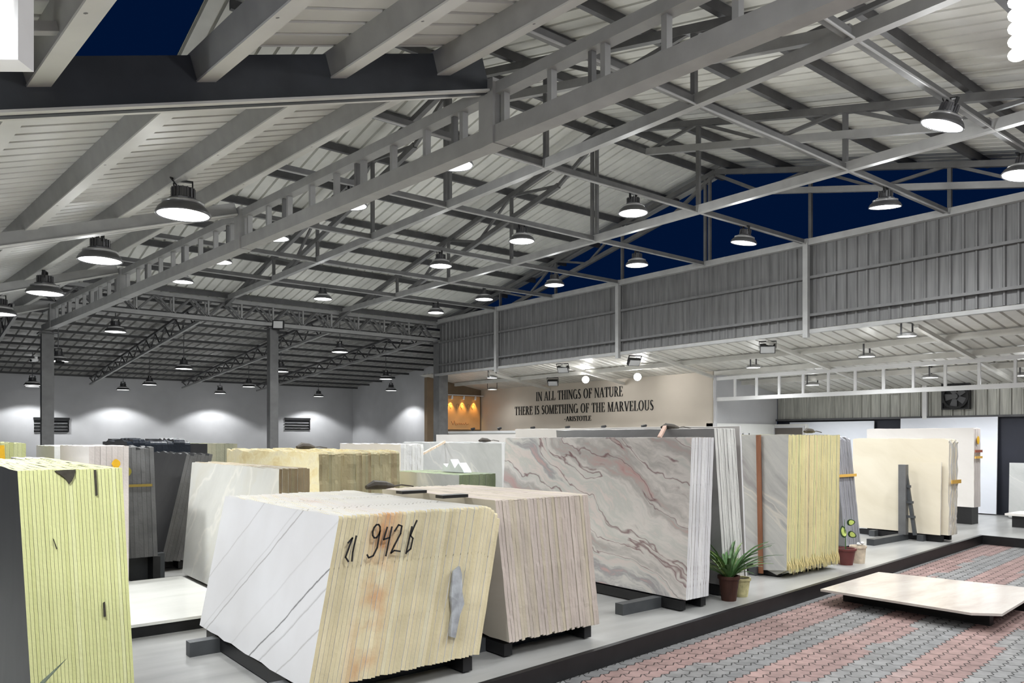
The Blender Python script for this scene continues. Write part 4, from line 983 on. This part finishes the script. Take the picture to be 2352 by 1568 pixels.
# slab lying on the pavers
fsl = empty('flat_slab', (8.9, 3.72, -.15), 0, 'pinkish white polished slab lying flat on bearers on the paving', 'slab')
pts = [(8.02, 4.50), (9.62, 4.62), (9.95, 2.95), (8.25, 2.78), (8.06, 2.98)]
mb = MB(); n = len(pts)
mb.add([(x - 8.9, y - 3.72, .148) for x, y in pts] + [(x - 8.9, y - 3.72, .172) for x, y in pts], [tuple(range(n)), tuple(range(n, 2 * n))[::-1]] + [(i, n + i, n + (i + 1) % n, (i + 1) % n) for i in range(n)])
mb.build('plate', F['floorslab'], fsl)
for x in (8.45, 9.45): MB().box(x - .05 - 8.9, x + .05 - 8.9, -.78, .72, 0, .146).build('bearer', M['black'], fsl)
tag(MB().box(10.02, 12.4, 2.62, 2.74, -.15, -.03).build('timber_beam', mat('brown timber', (.16, .10, .07), .8, 0, .3, 8)), 'brown timber beam on the paving right of the flat pinkish slab', 'beam')
# flat white slab on the platform at left
t = empty('flat_slab', (1.75, 8.02, 0), 0, 'glossy white slab lying on a black base behind the lime stack', 'slab')
MB().box(-.85, .80, -.97, 1.2, .10, .125).build('plate', F['whitefloor'], t); MB().box(-.78, .72, -.93, 1.1, .0, .10).build('base', M['black'], t)
# left middle: veined white stack with brown edges
bundle('s', 10, (2.76, 6.86, .04), .030, 0.0284, 3.05, 1.37, F['veined'], E_['brown'],
       'brown slab edge behind the veined white slab at left middle', 'slabs behind the veined white face', near=.004, top=.004, hj=.012, skew=-.4, variants=4,
       first_label='white marble slab with pale gold veins left of the 942 stack')
rack(2.76, 3.05, 6.9, 9.0, .04, 'low dark rack under the veined white slab')
# dark stacks
bundle('s', 7, (2.06, 9.6, .32), .048, 0.0464, 2.0, 1.26, F['dark'], E_['darkgrey'], 'dark grey slab edge in the upright dark stack with a yellow stripe', 'upright dark grey slabs with the yellow stripe', lean=R(-2), near=.003, top=.02, hj=.02)
rack(2.0, 2.45, 9.6, 11.5, .32, 'black rack under the upright dark grey slabs', ends=(-.02, .1))
bundle('s', 7, (2.62, 10.35, .12), .046, 0.0444, 2.0, 1.40, F['dark'], E_['darkgrey'], 'dark grey slab edge in the dark stack leaning right', 'dark grey slabs leaning right', lean=R(13), near=.003, top=.01, bot=.01, hj=.02)
rack(2.6, 2.95, 10.4, 12.2, .12, 'black rack under the dark slabs leaning right', ends=(.4, .2))
bundle('s', 11, (2.78, 12.9, .1), .085, 0.0834, 1.8, 1.56, F['dark'], E_['blackstone'], 'black polished slab edge in the dark stack at the back left', 'black polished slabs at the back left', near=.003, top=.02, hj=.03, rn=.06)
rack(2.78, 3.7, 12.95, 14.5, .1, 'black rack under the black polished slabs')
# honey yellow block
bundle('s', 27, (3.92, 8.5, .1), .0405, 0.0389, 3.25, 1.44, F['yellow_rough'], E_['olive'], 'olive brown slab edge in the rough honey yellow stack', 'olive edged slabs of the honey yellow stack', lean=R(-.6), near=.006, top=.022, hj=.02, rn=.05, yj=.004,
       first_label='rough honey yellow slab face of the stack behind the veined white slab')
rack(3.95, 4.95, 8.6, 11.6, .1, 'dark rack under the honey yellow stack')
# white and grey ones in the middle
bundle('s', 8, (5.9, 10.0, .1), .050, 0.0484, 2.0, 1.50, F['pale'], E_['white'], 'white slab edge in the narrow stack right of the honey yellow stack', 'white slabs right of the honey yellow stack', near=.006, top=.01, hj=.015)
rack(5.9, 6.3, 10.05, 11.9, .1, 'dark rack under the narrow white stack')
bundle('s', 4, (7.18, 9.15, .1), .030, 0.0284, 2.9, 1.53, F['palegrey'], E_['white'], 'white slab edge behind the pale grey marble face at the centre', 'slabs behind the pale grey marble face', near=.003, top=.006, lean=R(-1),
       first_label='pale grey marble slab left of and behind the swirled marble')
rack(7.18, 7.3, 9.2, 11.9, .1, 'dark rack under the pale grey marble slabs')
bundle('s', 11, (5.26, 7.55, .1), .050, 0.0484, 1.5, 1.16, F['palegrey'], E_['green'], 'green slab edge in the low stack left of the swirled marble', 'green edged slabs of the low stack', near=.003, top=.003, hj=.004,
       first_label='pale grey front slab of the low green edged stack at the centre')
rack(5.26, 5.82, 7.6, 9.0, .1, 'dark rack under the low green edged stack')
# back row at left
bundle('s', 7, (1.12, 13.0, .1), .05, 0.0484, 1.8, 1.53, F['pale'], E_['lime'], 'pale yellow slab edge in the stack at the far left with an orange stripe', 'pale yellow slabs at the far left', near=.003, top=.006, hj=.01)
rack(1.12, 1.47, 13.05, 14.7, .1, 'dark rack under the pale yellow slabs at the far left')
bundle('s', 7, (1.575, 9.0, .1), .0545, 0.0529, 1.8, 1.52, F['pale'], E_['rosy'], 'rosy white slab edge in the back stack with a round yellow spot', 'rosy white slabs with the yellow spot', near=.002, top=.004, hj=.006)
rack(1.575, 1.95, 9.1, 10.7, .1, 'dark rack under the rosy white slabs with the yellow spot')
bundle('s', 5, (1.57, 11.2, .02), .078, 0.0764, 1.6, 1.58, F['pale'], E_['offwhite'], 'off-white slab edge between the left column and the rosy white stack', 'off-white slabs right of the left column', near=.002, top=.004, hj=.004)
bundle('s', 5, (1.08, 9.9, .02), .065, 0.0634, 1.0, 1.45, F['pale'], E_['rosy'], 'low rosy slab edge in front of the left column', 'low rosy slabs before the left column', near=.002, top=.003, hj=.004)
bundle('s', 7, (4.38, 14.2, .1), .077, 0.0754, 1.6, 1.50, F['dark'], E_['oliv2'], 'dull olive slab edge in the back stack left of the middle column', 'dull olive slabs left of the middle column', near=.002, top=.003, hj=.003)
rack(4.38, 4.9, 14.25, 15.7, .1, 'dark rack under the dull olive slabs')
tag(bundle('s', 1, (8.86, 10.2, .015), .05, .05, .54, 1.80, F['yellow_rough'], E_['straw'], 'x', None)[0], 'yellow slab peeking above the swirled marble near the display wall', 'slab')
tag(bundle('s', 1, (8.85, 9.80, .015), .05, .05, .36, 1.79, F['grey'], E_['grey'], 'x', None)[0], 'grey slab peeking beside the yellow one near the display wall', 'slab')
tag(bundle('s', 1, (8.90, 10.78, .015), .05, .05, 2.85, 1.77, F['pale'], E_['white'], 'x', None)[0], 'long white slab whose top shows left of the yellow one near the display wall', 'slab')

# ------------------------------------------------------------------ marks on the slabs
def strokes(parent, name, m, paths, org, lean, wv, flip=1):
    """brush strokes just in front of sawn edges; coordinates (x along stack, z up the lean)"""
    for pth in paths:
        mb = MB()
        P3 = [Vector((org[0] + u + math.sin(lean) * v, org[1], org[2] + math.cos(lean) * v)) for u, v in pth]
        for a, b in zip(P3, P3[1:]):
            d = b - a
            if d.length < 1e-5: continue
            e = d.normalized() * (wv * .3)
            mb.bar(a - e, b + e, wv, .005, (0, 1, 0))
        mb.build(name, m, parent)
tw = empty('torn_wrap', (3.06, 4.44, .5), 0, 'torn pale blue-grey wrap stuck low on the right part of the 942 stack', 'wrap')
mb = MB(); tp = [(-.02, .27), (.03, .30), (.055, .24), (.05, .12), (.075, .03), (.03, -.04), (.0, -.20), (-.05, -.18), (-.03, -.02), (-.045, .10)]
mb.add([(x, -.004 - .012 * (j % 2), z) for j, (x, z) in enumerate(tp)] + [(x, .010, z) for x, z in tp] + [(.01, -.022, .06)],
       [(20, (j + 1) % 10, j) for j in range(10)] + [tuple(range(10, 20))] + [(j, (j + 1) % 10, 10 + (j + 1) % 10, 10 + j) for j in range(10)])
mb.build('film', mat('dirty torn wrap', (.36, .38, .40), .7, 0, .35, 14), tw)
lean2 = R(11.2)
num = empty('painted_number', (2.8, 4.44, .9), 0, 'hand painted black number 942 B on the cream slab edges', 'marking')
NP = lambda u, v: (.25 + (u - .25) * .76, v + .01)
base = (1.98 - 2.8, -.006, .135 - .9)
arcp = lambda cx, cy, rx, ry, a0, a1, n=10: [(cx + rx * math.cos(R(a0 + (a1 - a0) * i / n)), cy + ry * math.sin(R(a0 + (a1 - a0) * i / n))) for i in range(n + 1)]
D9 = [arcp(.27, .97, .035, .045, 0, 360), [(.305, .97), (.305, .86), (.28, .81), (.24, .80), (.22, .82)]]
D4 = [[(.37, .99), (.355, .91), (.41, .92)], [(.415, .99), (.405, .80)]]
D2 = [[(.45, .96), (.48, 1.0), (.515, .99), (.515, .94), (.47, .86), (.45, .815), (.48, .83), (.54, .82)]]
DB = [[(.62, .98), (.605, .80)], [(.66, 1.02), (.63, .95), (.62, .92), (.65, .90), (.645, .83), (.61, .81)]]
for nm_, pp in (('digit', D9), ('digit', D4), ('digit', D2), ('letter', DB)):
    for p_ in pp: strokes(num, nm_, M['ink'], [[NP(*q_) for q_ in p_]], base, lean2, .010)
lf_ = [[(.075, .92), (.10, .95), (.085, .88), (.075, .83), (.10, .80)], [(.125, .96), (.12, .86), (.125, .80)]]
t = empty('painted_number', (2.1, 4.44, .9), 0, 'smudged black painted digit at the left edge of the cream 942 stack', 'marking')
for p_ in lf_: strokes(t, 'digit', M['ink'], [p_], (1.98 - 2.1, -.006, .135 - .9), lean2, .010)
def spot(x, y, z, rx, rz, m, label):
    mb = MB(); n = 18
    mb.add([(x + rx * (1 + .12 * math.sin(3 * i)) * math.cos(2 * math.pi * i / n), y, z + rz * (1 + .1 * math.cos(5 * i)) * math.sin(2 * math.pi * i / n)) for i in range(n)] +
           [(x + rx * math.cos(2 * math.pi * i / n), y + .004, z + rz * math.sin(2 * math.pi * i / n)) for i in range(n)],
           [tuple(range(n)), tuple(range(n, 2 * n))[::-1]] + [(i, n + i, n + (i + 1) % n, (i + 1) % n) for i in range(n)])
    tag(mb.build('paint_spot', m), label, 'marking')
spot(1.83, 8.985, 1.43, .040, .045, M['yellow_paint'], 'round yellow paint spot on the rosy white slab edges')
spot(2.07, 9.585, 1.32, .04, .05, mat('dull yellow paint', (.20, .17, .01), .6), 'dull yellow paint spot on the upright dark stack')
tag(MB().box(2.025, 2.33, 9.575, 9.582, 1.14, 1.17).build('paint_stripe', mat('ochre paint', (.20, .14, .02), .6)), 'ochre stripe across the upright dark grey slabs', 'marking')
tag(MB().bar((1.175, 12.98, 1.60), (1.20, 12.98, 1.15), .06, .006, (0, 1, 0)).build('paint_stripe', M['yellow_paint']), 'orange stripe down the pale yellow slabs at the far left', 'marking')
# straps
def lean_at(x0, lean, z, z0=.1): return x0 + math.tan(lean) * (z - z0)
xa = lean_at(10.95, R(-11), 1.15); tag(MB().box(xa - .01, xa + .47, 5.715, 5.73, 1.13, 1.17).build('strap', M['strap_yellow']), 'orange strap across the blue grey slab edges', 'strap')
tag(MB().box(13.33, 13.70, 5.215, 5.225, .96, 1.02).build('strap', M['strap_yellow']), 'orange strap on the cream stack edges', 'strap')
tag(MB().box(16.5, 16.84, 6.02, 6.035, 1.30, 1.345).build('strap', M['strap_yellow']), 'orange strap low on the large pale stack', 'strap')
tag(MB().box(16.5, 16.84, 6.02, 6.035, 1.42, 1.47).build('strap', M['strap_red']), 'red brown strap on the large pale stack', 'strap')
spot(16.64, 6.025, 1.66, .06, .08, M['yellow_paint'], 'yellow paint spot at the top of the large pale stack')
# props, clamps and straps lying on the stacks
def lump(x, y, z, label, s=1.):
    t = empty('clamp', (x, y, z), random.uniform(-.4, .4), label, 'clamp')
    MB().tube([(-.12 * s, 0, .02 * s), (-.05 * s, .01, .035 * s), (.04 * s, -.01, .03 * s), (.12 * s, 0, .02 * s)], [.015 * s, .035 * s, .03 * s, .012 * s], 8).build('body', M['clamp'], t)
    MB().tube([(.10 * s, 0, .02), (.2 * s, .02, .03), (.3 * s, 0, .012)], .006 * s, 6).build('handle', M['clamp'], t)
lump(4.4, 10.0, 1.55, 'dark clamp lying on the honey yellow stack', 1.3)
lump(3.36, 6.05, 1.245, 'dark strap clamp at the far end of the pinkish stack top', 1.2)
lump(7.25, 9.7, 1.64, 'dark clamp on top of the pale grey marble slab', 1.)
lump(9.35, 5.4, 1.765, 'brownish lump lying on the straw yellow stack', 1.)
lump(6.78, 5.6, 1.80, 'dark clamp on top of the off-white stack behind the swirled marble', 1.)
tag(MB().bar((6.18, 5.25, 1.70), (6.72, 5.62, 1.83), .035, .035).build('prop', M['wood_pink']), 'pinkish prop reaching from the swirled slab to the off-white stack', 'prop')
tag(MB().bar((6.2, 10.2, 1.36), (7.16, 10.7, 1.64), .03, .035).build('prop', M['rope']), 'pale prop leaning from the white stack to the pale grey marble slab', 'prop')
for i, (x, y) in enumerate(((3.42, 5.55), (3.42, 4.95))):
    tag(MB().box(x - .16, x + .08, y - .05, y + .05, 1.238, 1.262).build('wedge', M['black']), 'black wedge between the 942 and pinkish stacks, %s one' % ('far', 'near')[i], 'wedge')
tag(MB().prism([(0, 0), (.5, 0), (.46, .10), (.38, .06), (.30, .16), (.2, .05), (.12, .12), (.03, .04)], 0, .12).build('plastic_bundle', [M['mesh_cloth'], M['mesh_cloth']]), 'crumpled white plastic on the low stack left of the swirled marble', 'plastic')
o = [q for q in COL.objects if q.name.startswith('plastic_bundle')][0]; o.location = (5.6, 8.1, 1.268)
# chip in the lime stack, loose sliver, leaf at the lower left corner
def face_poly(pts, y, th, name, m, parent=None):
    n = len(pts); mb = MB()
    mb.add([(x, y, z) for x, z in pts] + [(x, y + th, z) for x, z in pts], [tuple(range(n)), tuple(range(n, 2 * n))[::-1]] + [(i, n + i, n + (i + 1) % n, (i + 1) % n) for i in range(n)])
    return mb.build(name, m, parent)
M['gap_shade'] = mat('painted shade of stone gaps', (.045, .04, .03), .9, 0, .4, 30)  # dark colour painted in for the shade inside gaps in the stone
tag(face_poly([(.56, 1.553), (.60, 1.556), (.645, 1.556), (.64, 1.528), (.63, 1.505), (.618, 1.49), (.605, 1.515), (.59, 1.53)], 3.992, .006, 'broken_chip', M['gap_shade']), 'dark broken notch at the top edge of the lime yellow stack', 'chip')
tag(face_poly([(.72, 1.553), (.729, 1.553), (.735, 1.435), (.727, 1.432)], 3.992, .006, 'broken_chip', M['gap_shade']), 'narrow dark slot near the top right of the lime yellow stack', 'chip')
tag(face_poly([(.757, .93), (.765, .935), (.77, .865), (.76, .865)], 3.99, .006, 'broken_chip', M['gap_shade']), 'dark chip low on the right side of the lime yellow stack', 'chip')
tag(face_poly([(.553, 1.25), (.558, 1.245), (.572, 1.20), (.568, 1.198)], 3.992, .004, 'broken_chip', M['gap_shade']), 'short dark scratch in the middle of the lime yellow stack', 'chip')

def leaf_strip(pts, wid, mb, up=Vector((0, 0, 1)), vdepth=.3, mi=0):
    n = len(pts); vs = []
    for i, p in enumerate(pts):
        d = (pts[min(n - 1, i + 1)] - pts[max(0, i - 1)]).normalized()
        s = d.cross(up)
        if s.length < .05: s = d.cross(Vector((1, 0, 0)))
        s.normalize(); nn = s.cross(d).normalized(); w_ = wid(i / (n - 1))
        vs += [p - s * w_ + nn * w_ * vdepth, p, p + s * w_ + nn * w_ * vdepth]
    fs = []
    for i in range(n - 1):
        a = i * 3
        fs += [(a, a + 1, a + 4, a + 3), (a + 1, a + 2, a + 5, a + 4)]
    mb.add(vs, fs, mi)

lfp = empty('plant_leaf', (.46, 3.72, .5), 0, 'grey green pointed leaf reaching in at the lower left corner', 'plant')
for pts_, w0 in ((((-.10, -.1, -.05), (-.04, -.06, .10), (.02, -.02, .185), (.11, .02, .26)), .02), (((-.12, -.1, -.05), (-.07, -.04, .08), (-.01, 0, .16)), .014)):
    mb = MB(); leaf_strip([Vector(p) for p in pts_], lambda u: w0 * math.sin(math.pi * min(.98, u + .08)), mb)
    mb.build('leaf', mat('grey green leaf', (.06, .08, .05), .5, 0, .3, 20), lfp)
MB().tube([(-.10, -.1, -.05), (-.08, -.12, -.50)], .008, 6).build('stem', M['fern'], lfp)

# ------------------------------------------------------------------ potted plants
def pot(t, r0, r1, h, m, rim=True):
    MB().lathe([(r0, 0), (r1, h * .88), (r1 * 1.1, h * .88), (r1 * 1.1, h), (r1 * .95, h), (r1 * .9, h * .9)], 28, cap=False).lathe([(.0005, .004), (r0, .0)], 28, cap=False).build('pot', m, t, False)
    MB().lathe([(.0005, h * .90), (r1 * .93, h * .9)], 24, cap=False).build('soil', M['soil'], t)
fp = empty('potted_fern', (6.82, 4.85, 0), 0, 'bushy green fern in a brown pot at the platform edge', 'plant')
pot(fp, .075, .105, .26, M['pot_brown'])
random.seed(21)
for i in range(60):
    a = random.uniform(0, 2 * math.pi) if i > 6 else -.9 + i * .1
    ln = random.uniform(.30, .60); lift = random.uniform(.5, 1.4)
    bx, by = .04 * math.cos(a), .04 * math.sin(a)
    pts_ = []
    for k_ in range(8):
        u = k_ / 7
        rr = ln * u * math.cos(lift * (1 - .35 * u)); zz = ln * math.sin(lift) * (u * 1.25 - .62 * u * u * (1.5 - lift * .6))
        pts_.append(Vector((bx + rr * math.cos(a), by + rr * math.sin(a), .24 + zz)))
    mb = MB(); wmax = random.uniform(.012, .026)
    leaf_strip(pts_, lambda u: wmax * (.35 + .65 * math.sin(math.pi * min(1, u * .92 + .08))) * (1 if int(u * 7) % 2 else .8), mb, vdepth=.45)
    mb.build('frond', M['fern2'] if random.random() < .3 else M['fern'], fp)
yp = empty('flower_pot', (7.10, 4.90, 0), 0, 'yellowish patterned pot tucked under the fern', 'pot')
pot(yp, .075, .10, .20, M['pot_yellow'])
tag(yp, None)
vp = empty('potted_plant', (9.98, 5.24, 0), 0, 'maroon pot with a young plant of three yellow green leaves', 'plant')
pot(vp, .09, .125, .22, M['pot_maroon'])
MB().tube([(0, 0, .19), (.0, 0, .34), (-.02, 0, .50), (-.03, 0, .61)], [.008, .007, .005, .003], 6).build('stem', M['fern'], vp)
for (cx, cz, ang, ln) in ((.075, .565, .05, .15), (-.03, .44, 1.45, .16), (.09, .40, -.35, .16)):
    root_ = empty('leaf', (0, 0, 0)); root_.parent = vp
    # a leaf blade built upright facing the hall: dark rim and yellow centre
    COL.objects.unlink(root_); bpy.data.objects.remove(root_)
    def blade(sc, off, m, par, nm):
        mb = MB(); n = 20; vs = []
        ux, uz = math.cos(ang), math.sin(ang)
        for i in range(n):
            a = 2 * math.pi * i / n; la = ln / 2 * math.cos(a) * sc; wa = .042 * math.sin(a) * (1 - .25 * math.cos(a)) * sc
            lx, lz = cx + la * ux - wa * uz, cz + la * uz + wa * ux
            vs.append((lx * .8, -lx * .62 + off + .02 * math.cos(a), lz))
        mb.add(vs + [(v[0] + .002, v[1] + .003, v[2]) for v in vs], [tuple(range(n)), tuple(range(n, 2 * n))[::-1]] + [(i, n + i, n + (i + 1) % n, (i + 1) % n) for i in range(n)])
        return mb.build(nm, m, par)
    lb = blade(1.0, 0, M['leaf_dark'], vp, 'leaf')
    blade(.74, -.006, M['leaf_yellow'], lb, 'leaf_centre')
wp = empty('flower_pot', (10.24, 5.20, 0), 0, 'small cream pot with worn pattern right of the maroon pot', 'pot')
pot(wp, .085, .10, .235, M['pot_white'])
for dx in (-.05, .06): MB().ball((dx, -.03, .265), .022, 10).build('pebble', M['white_steel'], wp)
